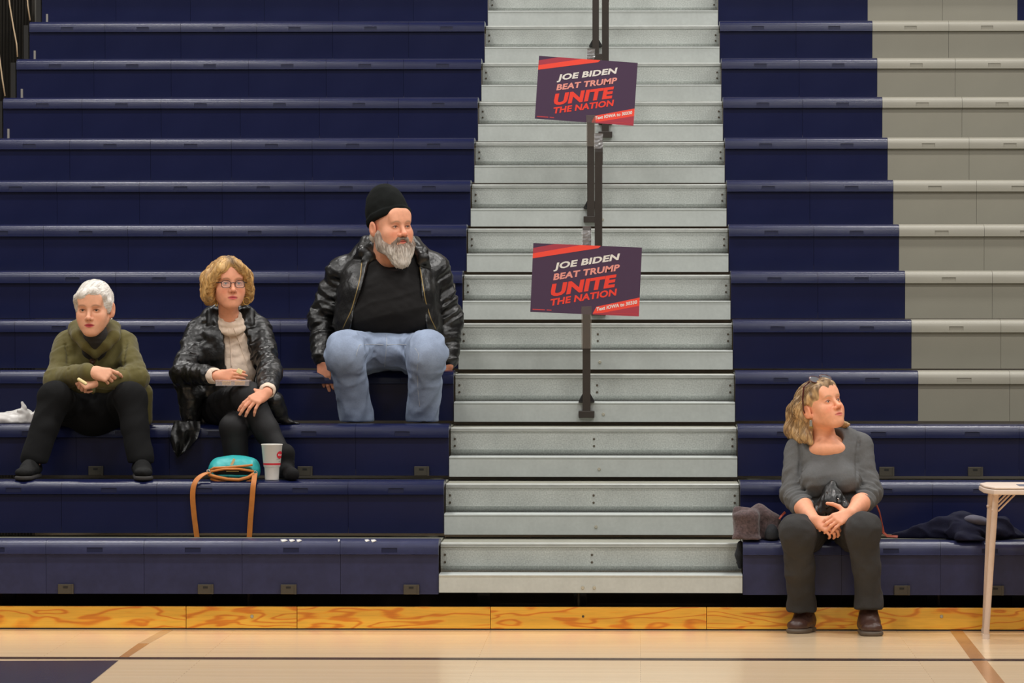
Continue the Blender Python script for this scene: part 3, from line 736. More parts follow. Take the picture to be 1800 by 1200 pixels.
def hand_sdf(sd, w, d, n, side, sc=1.0, curl=((20, 25, 15),) * 4, spread=(6, 2, -2, -7), thumb=((.75, .62, -.2), (.45, .88, -.15), (.25, .95, -.1)), thick=1.0):
    """wrist w, finger direction d, back-of-hand normal n, side R or L"""
    d = unit(d); n = A(n); n = unit(n - d * np.dot(n, d)); x = np.cross(d, n) * (1 if side == 'L' else -1)
    P = lambda a, b, c: A(w) + sc * (x * a + d * b + n * c)
    xs = (.0285, .0095, -.0095, -.0275); ys = (.086, .090, .085, .076); R1 = (.0098, .0100, .0094, .0084)
    for i in range(4): sd.rc(P(xs[i] * .45, .004, 0), P(xs[i], ys[i], .001), .0155 * sc * thick, .0115 * sc * thick, k=.014 * sc)
    sd.ell(P(.020, .036, -.010), A(.017, .030, .014) * sc, np.stack([x, d, n], 1), k=.012 * sc); sd.ell(P(-.02, .040, -.009), A(.014, .032, .012) * sc, np.stack([x, d, n], 1), k=.012 * sc)
    Ls = ((.042, .026, .021), (.046, .030, .022), (.042, .028, .021), (.034, .021, .019)); tips = []
    for i in range(4):
        p = P(xs[i], ys[i], 0); ang = 0; sp = math.radians(spread[i]); r = R1[i] * sc * thick
        for j in range(3):
            ang += math.radians(curl[i][j]); v = d * math.cos(ang) * math.cos(sp) + x * math.sin(sp) * math.cos(ang) - n * math.sin(ang)
            q = p + v * Ls[i][j] * sc; r2 = r * (.92 if j < 2 else .80)
            sd.rc(p, q, r, r2, k=.0035 * sc); p = q; r = r2
        tips.append(p)
    p = P(.022, .020, -.008); r = .0135 * sc * thick
    for j, (L, tv) in enumerate(zip((.042, .033, .027), thumb)):
        v = unit(x * tv[0] + d * tv[1] + n * tv[2]); q = p + v * L * sc; r2 = (.0115, .0098, .0078)[j] * sc * thick
        sd.rc(p, q, r, r2, k=(.012, .004, .003)[j] * sc); p = q; r = r2
    tips.append(p)
    return tips
M['skin'] = mk('skin', (220, 165, 135), rough=.5, attr=True, sss=.05, var=(60, .05), bump=(220, .12, .0015), spec=.35)
M['eye'] = mk('eye_surface', (230, 225, 220), rough=.15, attr=True)
def skin_tint(c): return lambda V: np.tile(lin(c), (len(V), 1))
def nails(tips, col, r=.009):
    pass
# ------------------------------------------------------------------ people
def hit(sd, px, py, y0=-1.2, y1=3.2, off=0.0):
    """front surface of a solid seen at a photo pixel"""
    Y = np.arange(y0, y1, .004); d = at(px, py, 1) - at(px, py, 0); P = at(px, py, 0) + np.outer(Y, d)
    v = sd.eval(P); i = np.nonzero(v < 0)[0]
    if len(i): return P[i[0]] + A(0, -off, 0)
    for rr_ in (4, 8, 13, 20):            # just off the edge: take the depth of the nearest surface
        for k in range(8):
            Q = P + (at(px + rr_ * math.cos(k * PI / 4), py + rr_ * math.sin(k * PI / 4), 1) - at(px, py, 1)); i = np.nonzero(sd.eval(Q) < 0)[0]
            if len(i): return at(px, py, Q[i[0]][1] - off)
    return at(px, py, 1.3)
def surf_line(sd, pts, r, name, mat, parent, off=.001, n=8, dx=0):
    pts = [A(p) for p in pts]; L = []
    for a, b in zip(pts[:-1], pts[1:]): L += [a + (b - a) * t / n for t in range(n)]
    L.append(pts[-1]); P_ = [hit(sd, p[0] + dx, p[1], off=off) - A(dx / 352, 0, 0) for p in L]
    for _ in range(2): P_ = [P_[0]] + [P_[i - 1] * .25 + P_[i] * .5 + P_[i + 1] * .25 for i in range(1, len(P_) - 1)] + [P_[-1]]
    return MB().tube(P_, r, 6).build(name, mat, parent, smooth=True)
def groove(sd, pts, r=.004, k=.014, n=4):
    """sewn crease pressed into a garment along photo points"""
    pts = [A(p) for p in pts]; L = []
    for a, b in zip(pts[:-1], pts[1:]): L += [a + (b - a) * t / n for t in range(n)]
    L.append(pts[-1]); H_ = [hit(sd, *p) for p in L]; sd.chain(H_, [r] * len(H_), k, 's')
def person(label, base): return tag(empty('person', base), label, 'person')
def shoe(parent, heel, toe, w, mat, sole_mat, hgt=.07, name='shoe', sole_t=.022, ankle=True):
    heel, toe = A(heel), A(toe); L = np.linalg.norm(toe - heel); f = Frame(heel, toe - heel)
    s = SDF(); p = f.p
    s.rc(p(0, .035, sole_t + .022), p(0, L - .045, sole_t + .014), w * .42, w * .46, .02, flat=(f.d(0, 0, 1), .62))
    s.ell(p(0, L * .34, sole_t + hgt * .5), (w * .40, L * .30, hgt * .58), f, .03)
    if ankle: s.rc(p(0, .055, sole_t + .03), p(0, .06, sole_t + hgt + .025), w * .38, w * .36, .03)
    s.half(p(0, 0, sole_t * .6), f.d(0, 0, -1), .002); s.rough(.0015, 50)
    o = solid(name, s, .004, mat, parent)
    b = SDF(); b.rc(p(0, .032, sole_t * .5), p(0, L - .045, sole_t * .5), w * .46, w * .50, .01, flat=(f.d(0, 0, 1), .5))
    b.half(p(0, 0, sole_t), f.d(0, 0, 1), .003); b.half(p(0, 0, 0), f.d(0, 0, -1), .003)
    so = solid('sole', b, .004, sole_mat, o); return o
M['sh_black'] = mk('black_knit', (17, 17, 17), rough=.8, spec=.25, var=(90, .15)); M['sole_grey'] = mk('dark_rubber', (50, 47, 45), rough=.7)
M['sh_brown'] = mk('brown_leather', (70, 46, 38), rough=.42, var=(25, .15), bump=(60, .2, .003)); M['sole_brown'] = mk('taupe_rubber', (92, 80, 68), rough=.6)
M['olive'] = mk('olive_cotton', (92, 84, 38), rough=.85, var=(12, .08), var2=(150, .05), bump=(400, .25, .002), sheen=.15)
M['charcoal'] = mk('charcoal_knit', (44, 42, 42), rough=.9, bump=(300, .4, .002))
M['blackpants'] = mk('black_trousers', (11, 11, 12), rough=.9, spec=.25, var=(60, .1), bump=(300, .2, .002))
M['blackdenim'] = mk('washed_black_denim', (42, 40, 39), rough=.85, var=(9, .18), var2=(140, .08), bump=(400, .3, .002))
M['leather'] = mk('black_leather', (14, 13, 13), rough=.36, var=(18, .15), bump=(55, .35, .006), rvar=.10, spec=.55)
M['cream'] = mk('cream_knit', (224, 202, 182), rough=.9, var=(40, .04), bump=(260, .4, .002))
M['tee'] = mk('black_tee', (17, 15, 15), spec=.25, rough=.9, bump=(300, .25, .002), var=(20, .1))
M['denim'] = mk('blue_denim', (134, 147, 170), rough=.85, var=(9, .22), var2=(160, .07), bump=(420, .35, .002))
M['stitch'] = mk('pale_stitching', (168, 172, 178), rough=.8)
M['grey_knit'] = mk('grey_jersey', (92, 92, 92), rough=.88, var=(120, .07), bump=(300, .3, .002))
M['beanie'] = mk('black_fleece', (15, 18, 17), rough=.95, spec=.2, var=(60, .12), bump=(300, .4, .003))
M['hair_white'] = mk('white_hair', (222, 216, 208), rough=.65, var=(110, .14), stretch=(1, .5, .25), bump=(200, .3, .002))
M['hair_blond'] = mk('blond_hair', (214, 168, 96), rough=.5, attr=True, var=(70, .25), stretch=(1, 1, .3), bump=(140, .5, .004))
M['hair_ash'] = mk('ash_blond_hair', (170, 138, 96), rough=.5, attr=True, var=(110, .28), stretch=(1, 1, .18), bump=(170, .5, .004))
M['hair_strand'] = mk('hair_strands', (200, 190, 180), rough=.5, attr=True)
M['beard'] = mk('grey_beard', (190, 184, 176), rough=.7, attr=True, var=(120, .22), stretch=(1, 1, .3), bump=(200, .6, .004))
M['gold'] = mk('gold', (206, 170, 96), rough=.25, metal=.9); M['silver'] = mk('silver', (200, 200, 196), rough=.25, metal=.9)
M['frame_dark'] = mk('dark_frame', (44, 32, 34), rough=.3); M['frame_tort'] = mk('tortoise_frame', (74, 28, 24), rough=.25)
M['lens'] = mk('clear_lens', (235, 235, 240), rough=.03, alpha=.16, spec=.9); M['lens_mirror'] = mk('glossy_lens', (150, 150, 156), rough=.08, metal=.6)
M['brass_zip'] = mk('brass_zip', (150, 128, 84), rough=.4, metal=.7); M['button_brown'] = mk('brown_button', (80, 48, 28), rough=.35)
M['button_black'] = mk('black_button', (24, 23, 22), rough=.3)

# ================= woman in the olive coat, third bench =================
e = person('white-haired woman in an olive coat sitting with crossed wrists', at(165, 744, 1.35)); P1 = e
SK = (232, 172, 140)
f = Frame(at(165.5, 541, 1.10), (-.13, -1, -.10), sc=1.10)
hd = SDF(); head_sdf(hd, f); hd.rc(f.p(0, -.02, -.06), at(166, 612, 1.22), .052, .058, .03)
hs1 = SDF(); w_r = at(161, 653, .93); w_l = at(174, 667, .955)
el_r, el_l = at(99, 668, 1.13), at(240, 664, 1.13); sh_r, sh_l = at(119, 605, 1.30), at(217, 605, 1.30)
hs1.rc(el_r, w_r, .036, .025, .02, flat=((0, -.6, .8), .85)); hand_sdf(hs1, w_r, (1, -.06, -.22), (-.05, -.9, .42), 'R', .98, curl=((28, 30, 15), (58, 48, 25), (64, 52, 30), (68, 55, 30)), spread=(4, 1, -1, -4), thumb=((.3, .9, -.6), (.1, .95, -.4), (0, 1, -.3)))
hs2 = SDF(); hs2.rc(el_l, w_l, .036, .025, .02); tp = hand_sdf(hs2, w_l, (-1, -.18, -.26), (-.1, -.85, .5), 'L', .95, curl=((52, 48, 25), (70, 60, 30), (75, 62, 30), (78, 62, 30)), spread=(3, 1, -1, -3), thumb=((.6, .75, -.35), (.2, .95, -.5), (-.1, .9, -.6)))
core = SDF(); core.ell(at(165, 720, 1.42), (.15, .11, .12), k=.05); core.ell(at(166, 660, 1.35), (.13, .09, .16), k=.05); core.rc(sh_r, sh_l, .045, k=.05)
core.rc(at(166, 612, 1.24), at(166, 640, 1.3), .06, .08, .04)
for sx, kn, an in ((-1, at(96, 697, .98), at(58, 815, .86)), (1, at(230, 697, .98), at(249, 815, .86))):
    hp = at(165 + sx * 32, 728, 1.42); core.rc(hp, kn, .07, .05, .04); core.rc(kn, an, .045, .035, .03)
core.rc(sh_r, el_r, .04, .035, .03); core.rc(sh_l, el_l, .04, .035, .03)
parts = []
for sd, h, tf in ((hd, .0022, head_tint(f, SK, (186, 66, 76), (150, 112, 92), .3)), (hs1, .0026, skin_tint(SK)), (hs2, .0026, skin_tint(SK)), (core, .009, skin_tint(SK))):
    v, fc = sd.mesh(h); parts.append((v, fc, tf(v)))
np_mesh('body', *join_vf(parts)[:2], M['skin'], e, join_vf(parts)[2]); eyes(e, f, unit((-.12, -1, -.05)), (84, 78, 72))
# hair: short, brushed forward
h = SDF(); h.ell(f.p(0, -.016, .034), A(.084, .104, .092) * f.sc, f, .02)
h.chain([f.p(-.055, .058, .062), f.p(-.02, .072, .078), f.p(.03, .074, .066), f.p(.058, .056, .052)], A(.017, .018, .018, .017) * f.sc, .02); h.rc(f.p(.035, .072, .066), f.p(.066, .042, .040), .016 * f.sc, k=.02); h.rough(.002, 30)
for sx in (-1, 1): h.rc(f.p(sx * .072, .022, .03), f.p(sx * .0735, .014, -.022), .015 * f.sc, .007 * f.sc, .015)
h.ell(f.p(0, -.07, -.03), A(.062, .04, .05) * f.sc, f, .03)
h.ell(f.p(0, .118, -.048), A(.074, .072, .102) * f.sc, f, .008, 's')
for sx in (-1, 1): h.ell(f.p(sx * .085, .0, -.045), A(.02, .03, .035) * f.sc, f, .01, 's')
h.half(f.p(0, -.02, -.062), f.d(0, .35, -1), .01)
def strands(f, amp, fr, along, seed=0):
    along = unit(along)
    def fn(P):
        q = f.local(P); t = q @ along; Q = (q - np.outer(t, along)) * fr + np.outer(t * fr * .16, along) + seed
        return -amp * (noise3(Q) + .6 * noise3(Q * 1.9 + 7))
    return fn
h.disp(strands(f, .0013, 130, (.35, .5, .8))); ho = solid('hair', h, .0026, M['hair_white'], e)
strand_field('hair_strands', h, ho, M['hair_strand'], lambda P: np.tile(f.d(.5, .75, -.35), (len(P), 1)) + (P - f.p(0, -.03, .0)) * 5 * A(1, 1, .3), lambda P: np.tile(lin((222, 216, 208)), (len(P), 1)), 420, .045, .0009, 1, jit_=.10, var=(.82, 1.1))
for sx in (-1, 1):
    MB().lathe([(.001, -.006), (.005, -.003), (.0062, 0), (.005, .003), (.001, .006)], f.p(sx * .079, .0, -.050), 12).build('earring', M['silver'], e, smooth=True)
# turtleneck
t = SDF(); t.rc(f.p(0, -.012, -.115), at(166, 622, 1.22), .060, .066, .02); t.half(f.p(0, 0, -.088), f.d(0, .15, 1), .01); t.rough(.002, 45, st=(.3, .3, 2)); solid('turtleneck', t, .004, M['charcoal'], e)
# coat
c = SDF(); c.ell(at(166, 735, 1.50), (.215, .14, .12), k=.05); c.ell(at(165, 680, 1.37), (.190, .150, .10), k=.07); c.ell(at(167, 635, 1.30), (.185, .135, .13), k=.07)
c.rc(at(123, 608, 1.31), at(212, 608, 1.31), .062, k=.05); c.rc(at(140, 594, 1.30), at(192, 594, 1.30), .06, k=.05)
for s_, el, w in ((sh_r, el_r, w_r), (sh_l, el_l, w_l)):
    c.rc(s_, el, .064, .057, .03); c.rc(el, el + (w - el) * .93, .057, .042, .025)
c.rc(at(250, 690, 1.22), at(256, 738, 1.26), .05, .03, .04); c.rc(at(86, 690, 1.25), at(92, 735, 1.3), .04, .03, .04)
c.rc(f.p(0, -.01, -.08), at(166, 616, 1.14), .064, .028, .015, 's'); c.rc(at(166, 595, 1.1), at(167, 612, 1.06), .034, .010, .01, 's')
# hood rolled around the neck and falling lapels
nk = [at(167, 623, 1.135), at(150, 606, 1.12), at(136, 590, 1.15), at(134, 576, 1.24), at(150, 568, 1.36), at(180, 568, 1.36), at(198, 576, 1.24), at(200, 590, 1.15), at(186, 606, 1.12), at(168, 623, 1.135)]
c.chain(nk, [.016, .024, .03, .036, .045, .045, .036, .03, .024, .016], .012)
c.chain([at(170, 624, 1.15), at(167, 655, 1.17), at(164, 690, 1.14)], [.008, .007, .007], .006)
for a_, b_, sd_ in ((sh_r, el_r, 1), (sh_l, el_l, 2), (el_r, w_r, 3), (el_l, w_l, 4)): c.crease(a_, b_, .0045, 20, 8, .09, sd_ * 3.1)
groove(c, ((113, 600), (119, 625), (121, 650))); groove(c, ((223, 600), (219, 625), (217, 650))); groove(c, ((170, 626), (168, 636), (167, 645)), .003, .008); c.crease(at(167, 600, 1.25), at(166, 740, 1.3), .004, 9, 8, .28, 9.0); c.rough(.0015, 40)
solid('coat', c, .005, M['olive'], e)
b0 = hit(c, 163, 634, off=.004); bt = SDF(); bt.ell(b0, (.0165, .008, .0165)); bt.ell(b0 + A(0, -.009, 0), (.009, .004, .009), k=.003, mode='s'); solid('button', bt, .002, M['button_brown'], e)
# trousers
p_ = SDF(); p_.ell(at(165, 735, 1.42), (.19, .13, .115), k=.05); p_.ell(at(164, 728, 1.24), (.14, .12, .11), k=.05)
for sx, kn, an in ((-1, at(96, 699, .99), at(60, 806, .87)), (1, at(229, 699, .99), at(247, 806, .87))):
    hp = at(165 + sx * 34, 728, 1.42); p_.rc(hp, kn, .098, .078, .03); p_.rc(kn, kn * .5 + an * .5, .076, .066, .03); p_.rc(kn * .5 + an * .5, an, .066, .066, .02)
    p_.box(an + A(0, 0, -.072), (.1, .1, .05), None, .005, .006, 's'); p_.crease(kn, an, .003, 9, 9, .095, 2 + sx); p_.crease(hp, kn, .003, 14, 8, .12, 5 + sx)
solid('trousers', p_, .006, M['blackpants'], e)
for (hx, hy), (tx, ty) in (((60, .95), (40, .62)), ((248, .95), (253, .62))):
    o = shoe(e, A(at(hx, 840, hy)[0], hy, .679), A(at(tx, 850, ty)[0], ty, .676), .095, M['sh_black'], M['sole_grey'])
    MB().box(at(hx, 840, hy)[0] - .016, at(hx, 840, hy)[0] + .004, hy - .108, hy - .100, .768, .786).build('shoe_tab', M['silver'], e)
# the cracker between thumb and finger
ck = SDF(); ca, cb_ = at(138.5, 666.5, .80), at(150.5, 674, .81); ck.rc(ca, cb_, .008, k=.001, flat=((0, 1, .2), 2.0)); M['cracker'] = mk('cracker', (226, 206, 150), rough=.8, var=(120, .08))
o = solid('cracker', ck, .0025, M['cracker'], origin=cb_); tag(o, 'pale cracker held by the woman in the olive coat', 'cracker')

# ================= woman in the black leather coat =================
e = person('blond woman in glasses and black leather coat eating a snack', at(405, 744, 1.35)); P2 = e
SK = (228, 160, 128)
f = Frame(at(401, 499, 1.24), (.31, -1, .05), sc=1.06)
hd = SDF(); head_sdf(hd, f, ears=False); hd.rc(f.p(0, -.02, -.06), at(404, 572, 1.30), .047, .052, .03)
sh_r, sh_l = at(350, 582, 1.40), at(455, 579, 1.40); el_r, el_l = at(322, 656, 1.22), at(474, 655, 1.16); w_r, w_l = at(380, 661, .985), at(470, 688, .90)
hs1 = SDF(); hs1.rc(el_r, w_r, .036, .025, .02); hand_sdf(hs1, w_r, (1, -.12, .06), (-.12, -.95, .28), 'R', .86, curl=((22, 22, 12), (26, 20, 10), (26, 18, 10), (22, 18, 10)), spread=(0, 0, 0, -1), thumb=((.25, .95, -.6), (0, 1, -.35), (-.2, 1, -.2)))
hs2 = SDF(); hs2.rc(el_l, w_l, .036, .025, .02); hand_sdf(hs2, w_l, (-.72, -.42, -.50), (-.12, -.78, .60), 'L', .98, curl=((14, 20, 10), (16, 22, 10), (18, 24, 12), (24, 30, 15)), spread=(3, 2, -4, -16), thumb=((.85, .5, .0), (.8, .6, .05), (.6, .75, .1)))
core = SDF(); core.ell(at(405, 720, 1.44), (.15, .11, .12), k=.05); core.ell(at(405, 650, 1.42), (.13, .09, .18), k=.05); core.rc(sh_r, sh_l, .045, k=.05); core.rc(at(404, 572, 1.33), at(404, 600, 1.42), .05, .07, .04)
core.rc(sh_r, el_r, .04, .035, .03); core.rc(sh_l, el_l, .04, .035, .03)
knU, anU = at(436, 700, .97), at(500, 812, .86); knD, anD = at(411, 752, .93), at(418, 838, .93)
core.rc(at(372, 728, 1.42), knU, .07, .05, .04); core.rc(knU, anU, .045, .035, .03); core.rc(at(440, 730, 1.42), knD, .07, .05, .04); core.rc(knD, anD, .045, .035, .03)
parts = []
for sd, h_, tf in ((hd, .0022, head_tint(f, SK, (196, 86, 88), (150, 110, 80), .5)), (hs1, .0026, skin_tint(SK)), (hs2, .0026, skin_tint(SK)), (core, .009, skin_tint(SK))):
    v, fc = sd.mesh(h_); parts.append((v, fc, tf(v)))
np_mesh('body', *join_vf(parts)[:2], M['skin'], e, join_vf(parts)[2]); eyes(e, f, unit((.35, -1, .02)), (104, 122, 130))
# hair: full, layered bob swept from a parting
h = SDF(); E = lambda c_, r_, k=.02, m='u': h.ell(f.p(*c_), A(r_) * f.sc, f, k, m)
E((0, -.020, .040), (.092, .108, .092)); E((0, -.05, -.015), (.088, .075, .085), .03)
for sx in (-1, 1):
    E((sx * .088, -.012, .012), (.036, .062, .062)); E((sx * .094, -.012, -.036), (.032, .055, .045), .015); E((sx * .080, -.022, -.070), (.030, .048, .030), .015)
h.chain([f.p(.008, .074, .090), f.p(.048, .078, .066), f.p(.082, .052, .022), f.p(.092, .03, -.02)], A(.022, .024, .026, .026) * f.sc, .012)
h.chain([f.p(-.012, .074, .092), f.p(-.045, .082, .070), f.p(-.076, .060, .030), f.p(-.088, .036, -.02)], A(.022, .025, .025, .024) * f.sc, .012)
E((0, .105, -.045), (.066, .062, .100), .012, 's'); h.half(f.p(0, 0, -.100), f.d(0, .1, -1), .02)
h.disp(strands(f, .0035, 85, (.2, .5, -1), 3)); h.rough(.0055, 22)
def blond(V):
    q = f.local(V); n = noise3(q * A(60, 60, 18)); base = lin((206, 164, 100)); dk = lin((138, 98, 56)); rt = lin((96, 74, 56))
    w = np.clip(.35 - .6 * n, 0, 1)[:, None]; c_ = base * (1 - w) + dk * w
    r = np.exp(-(((q[:, 0]) / .016) ** 2)) * np.clip((q[:, 2] - .07) / .03, 0, 1) * .85; r = np.clip(r + .5 * (q[:, 2] < -.06) * (n > 0), 0, 1)[:, None]
    return c_ * (1 - r) + rt * r
ho = solid('hair', h, .0026, M['hair_blond'], e, tint=blond)
strand_field('hair_strands', h, ho, M['hair_strand'], lambda P: np.tile(f.d(0, .15, -1), (len(P), 1)) + ((P - f.p(0, 0, .06)) * 12) * A(1, 1, .2), blond, 650, .055, .0012, 2, jit_=.16, var=(.65, 1.5))
# glasses
g = MB(); yy = .1105
def rim(cx, cz, hw, hh, n=22): return [f.p(cx + hw * (abs(math.cos(a)) ** .7) * (1 if math.cos(a) > 0 else -1), yy - abs(cx) * .15, cz + hh * (abs(math.sin(a)) ** .7) * (1 if math.sin(a) > 0 else -1)) for a in [2 * PI * k / n for k in range(n + 1)]]
for sx in (-1, 1):
    g.tube(rim(sx * .033, -.006, .0225, .0165), .0017, 6); g.tube([f.p(sx * .055, yy - .008, .002), f.p(sx * .072, .075, .002), f.p(sx * .080, -.005, .0)], .0022, 6)
g.tube([f.p(-.0115, yy - .002, -.001), f.p(0, yy + .001, .001), f.p(.0115, yy - .002, -.001)], .0018, 6)
go = g.build('glasses', M['frame_dark'], e, smooth=True)
for sx in (-1, 1):
    r_ = rim(sx * .033, -.006, .021, .015)[:-1]; mesh_obj('lens', r_, [tuple(range(len(r_)))], M['lens'], go)
for px_, py_ in ((380, 531), (433, 529)):
    q = at(px_, py_, 1.22); MB().tube([q + A(.0165 * math.cos(a) * (.35 if px_ < 400 else 1), -.004 * math.sin(a), .0185 * math.sin(a)) for a in [2 * PI * k / 20 for k in range(21)]], .0022, 6).build('hoop_earring', M['gold'], e, smooth=True)
# cream cowl sweater
t = SDF(); t.ell(at(406, 720, 1.42), (.17, .13, .12), k=.05); t.ell(at(407, 650, 1.38), (.165, .14, .14), k=.07); t.ell(at(406, 612, 1.40), (.150, .130, .11), k=.07); t.ell(at(407, 592, 1.345), (.085, .085, .05), k=.03)

for zc, rr_, rad_ in ((559, .041, .016), (569, .046, .018), (579, .047, .019)):
    cc = at(405 + (zc - 562) * .15, zc, 1.29); ring = [cc + A(rr_ * 1.02 * math.cos(a), -rr_ * math.sin(a), -.018 * math.sin(a) + .008) for a in [2 * PI * k / 14 for k in range(15)]]
    t.chain(ring, [rad_] * 15, .008)
t.rc(f.p(0, .0, -.09), at(404, 556, 1.27), .046, .040, .008, 's')
for z_ in (566, 576): pass
for w, el in ((w_r, el_r), (w_l, el_l)):
    u = unit(el - w); t.rc(w + u * .018, w + u * .09, .040, .042, .005); t.rc(w - u * .03, w + u * .03, .028, .028, .004, 's')
t.rough(.002, 30, st=(1, 1, 2.2)); t.crease(at(407, 600, 1.25), at(409, 670, 1.2), .005, 18, 6, .16, 4)
solid('sweater', t, .0045, M['cream'], e)
# leather coat
c = SDF(); c.ell(at(404, 735, 1.45), (.235, .175, .13), k=.05); c.ell(at(405, 680, 1.40), (.200, .190, .12), k=.07); c.ell(at(404, 622, 1.39), (.190, .178, .14), k=.07)
c.ell(at(404, 592, 1.39), (.160, .150, .085), k=.05); c.rc(at(355, 584, 1.41), at(450, 582, 1.41), .062, k=.05); c.rc(at(375, 560, 1.40), at(432, 558, 1.40), .066, .06, .04)
for s_, el, w in ((sh_r, el_r, w_r), (sh_l, el_l, w_l)):
    c.rc(s_, el, .064, .057, .03); c.rc(el, el + (w - el) * .80, .057, .047, .025)
c.rc(at(334, 690, 1.24), at(334, 738, 1.26), .06, .045, .05); c.rc(at(480, 705, 1.22), at(505, 740, 1.27), .05, .02, .05); c.rc(at(492, 739, 1.28), at(522, 744, 1.28), .040, .016, .02, flat=((0, 0, 1), .4))
c.rc(f.p(0, -.01, -.085), at(406, 585, 1.22), .060, .045, .012, 's')
for (x0, x1, yt, yb) in ((389, 430, 560, 600), (391, 436, 595, 640), (394, 443, 635, 690)):
    c.box((at(x0, yt, 1.1) + at(x1, yb, 1.1)) / 2, ((x1 - x0) / 358 / 2, .20, (yb - yt) / 358 / 2 + .01), None, .006, .006, 's')
for a_, b_, k_ in ((sh_r, el_r, 1), (sh_l, el_l, 2), (el_r, w_r, 3), (el_l, w_l, 4)): c.crease(a_, b_, .0055, 26, 9, .095, k_ * 2.7)
c.crease(at(340, 600, 1.3), at(335, 740, 1.3), .005, 12, 8, .13, 1.3); c.crease(at(465, 610, 1.3), at(472, 730, 1.3), .005, 12, 8, .13, 6.3); c.rough(.0022, 36)
for leaf in (((381, 538), (372, 549), (370, 570)), ((384, 548), (379, 562), (383, 570)), ((430, 536), (439, 549), (441, 570)), ((427, 546), (432, 560), (429, 569))):
    c.chain([hit(c, *q, off=.004) for q in leaf], [.016, .024, .018], .006, flat=((0, 1, 0), .55))
co = solid('leather_coat', c, .0055, M['leather'], e)
# collar leaves, front edge, button, drawstrings
def plate(name, pts, th, mat, parent, n_dir=(0, -1, 0)):
    """bent flat piece with thickness"""
    P_ = [A(p) for p in pts]; n = len(P_); nd = unit(n_dir); c_ = np.mean(P_, 0); s_ = SDF()
    for i in range(n): s_.rc(P_[i], P_[(i + 1) % n], th * .5, k=.002)
    V = []; F = []; rings = 4
    for side in (1, -1):
        for r in range(rings + 1):
            for p in P_: V.append(c_ + (p - c_) * (1 - r / rings * .999) + nd * side * th / 2)
    m = (rings + 1) * n
    for r in range(rings):
        for i in range(n):
            a = r * n + i; b = r * n + (i + 1) % n; F.append((a, b, b + n, a + n)); F.append((m + a, m + a + n, m + b + n, m + b))
    for i in range(n): F.append((i, m + i, m + (i + 1) % n, (i + 1) % n))
    o = mesh_obj(name, V, F, mat, parent, smooth=True, angle=50); return o
ts = SDF(); ts.sub(t, 0); ts.sub(c, 0); b0 = hit(c, 434, 622, off=.003); bt = SDF(); bt.ell(b0, (.013, .006, .013)); solid('button', bt, .002, M['button_black'], e)
for pp in (((402, 577), (405, 605), (407, 645)), ((411, 577), (420, 600), (432, 635), (444, 668))):
    surf_line(ts, pp, .0028, 'drawstring', M['cream'], e, off=.003)
# trousers
p_ = SDF(); p_.ell(at(405, 735, 1.42), (.19, .13, .115), k=.05)
hU, hD = at(372, 722, 1.40), at(442, 728, 1.40)
p_.rc(hU, knU, .095, .080, .03); p_.rc(knU, knU * .5 + anU * .5, .078, .062, .02); p_.rc(knU * .5 + anU * .5, anU, .062, .050, .02)
p_.rc(hD, knD, .09, .072, .012); p_.rc(knD, anD, .070, .052, .012)
p_.crease(hU, knU, .004, 18, 8, .11, 5)
M['leggings'] = mk('charcoal_leggings', (19, 18, 20), spec=.3, rough=.6, var=(40, .1), bump=(300, .2, .002)); solid('trousers', p_, .006, M['leggings'], e)
M['boot'] = mk('black_suede', (12, 11, 12), rough=.8, spec=.25)
for an, (tx, ty) in ((anU, (514, .66)), (anD, (424, .72))):
    s_ = SDF(); ft = A(an[0], an[1], .70); s_.rc(an + A(0, 0, .04), ft + A(0, 0, .02), .052, .044, .02); tt = A(at(tx, 850, ty)[0], ty, .705)
    s_.rc(ft + A(0, 0, .012), tt, .042, .034, .03); s_.half((0, 0, .679), (0, 0, -1), .004); solid('boot', s_, .005, M['boot'], e)
# hanging coat hem
Lp = [(306, 740), (301, 757), (299, 774), (304, 790), (311, 803)]; Rp = [(352, 740), (352, 754), (347, 770), (331, 789), (313, 804)]; nr, nc = 24, 14; front = []
for r_ in range(nr + 1):
    t_ = r_ / nr * 4; k_ = min(int(t_), 3); u_ = t_ - k_; l0 = A(Lp[k_]) * (1 - u_) + A(Lp[k_ + 1]) * u_; r0 = A(Rp[k_]) * (1 - u_) + A(Rp[k_ + 1]) * u_
    for c_ in range(nc + 1):
        w_ = c_ / nc; q = l0 * (1 - w_) + r0 * w_; front.append(at(q[0], q[1], 1.185 - .020 * min(1, r_ / 6) + .010 * math.sin(w_ * 7 + r_ * .22) + .006 * math.sin(w_ * 15 - r_ * .35 + 1)))
front = np.array(front); nv = len(front); idx = lambda r_, c_: r_ * (nc + 1) + c_; F_ = []
for r_ in range(nr):
    for c_ in range(nc): a = (idx(r_, c_), idx(r_ + 1, c_), idx(r_ + 1, c_ + 1), idx(r_, c_ + 1)); F_ += [a, tuple(nv + k for k in a[::-1])]
edge = [idx(0, c_) for c_ in range(nc + 1)] + [idx(r_, nc) for r_ in range(1, nr + 1)] + [idx(nr, c_) for c_ in range(nc - 1, -1, -1)] + [idx(r_, 0) for r_ in range(nr - 1, 0, -1)]
F_ += [(edge[k], edge[(k + 1) % len(edge)], nv + edge[(k + 1) % len(edge)], nv + edge[k]) for k in range(len(edge))]
mesh_obj('coat_hem', np.concatenate([front, front + A(0, .006, 0)]), F_, M['leather'], co, smooth=True, angle=60)
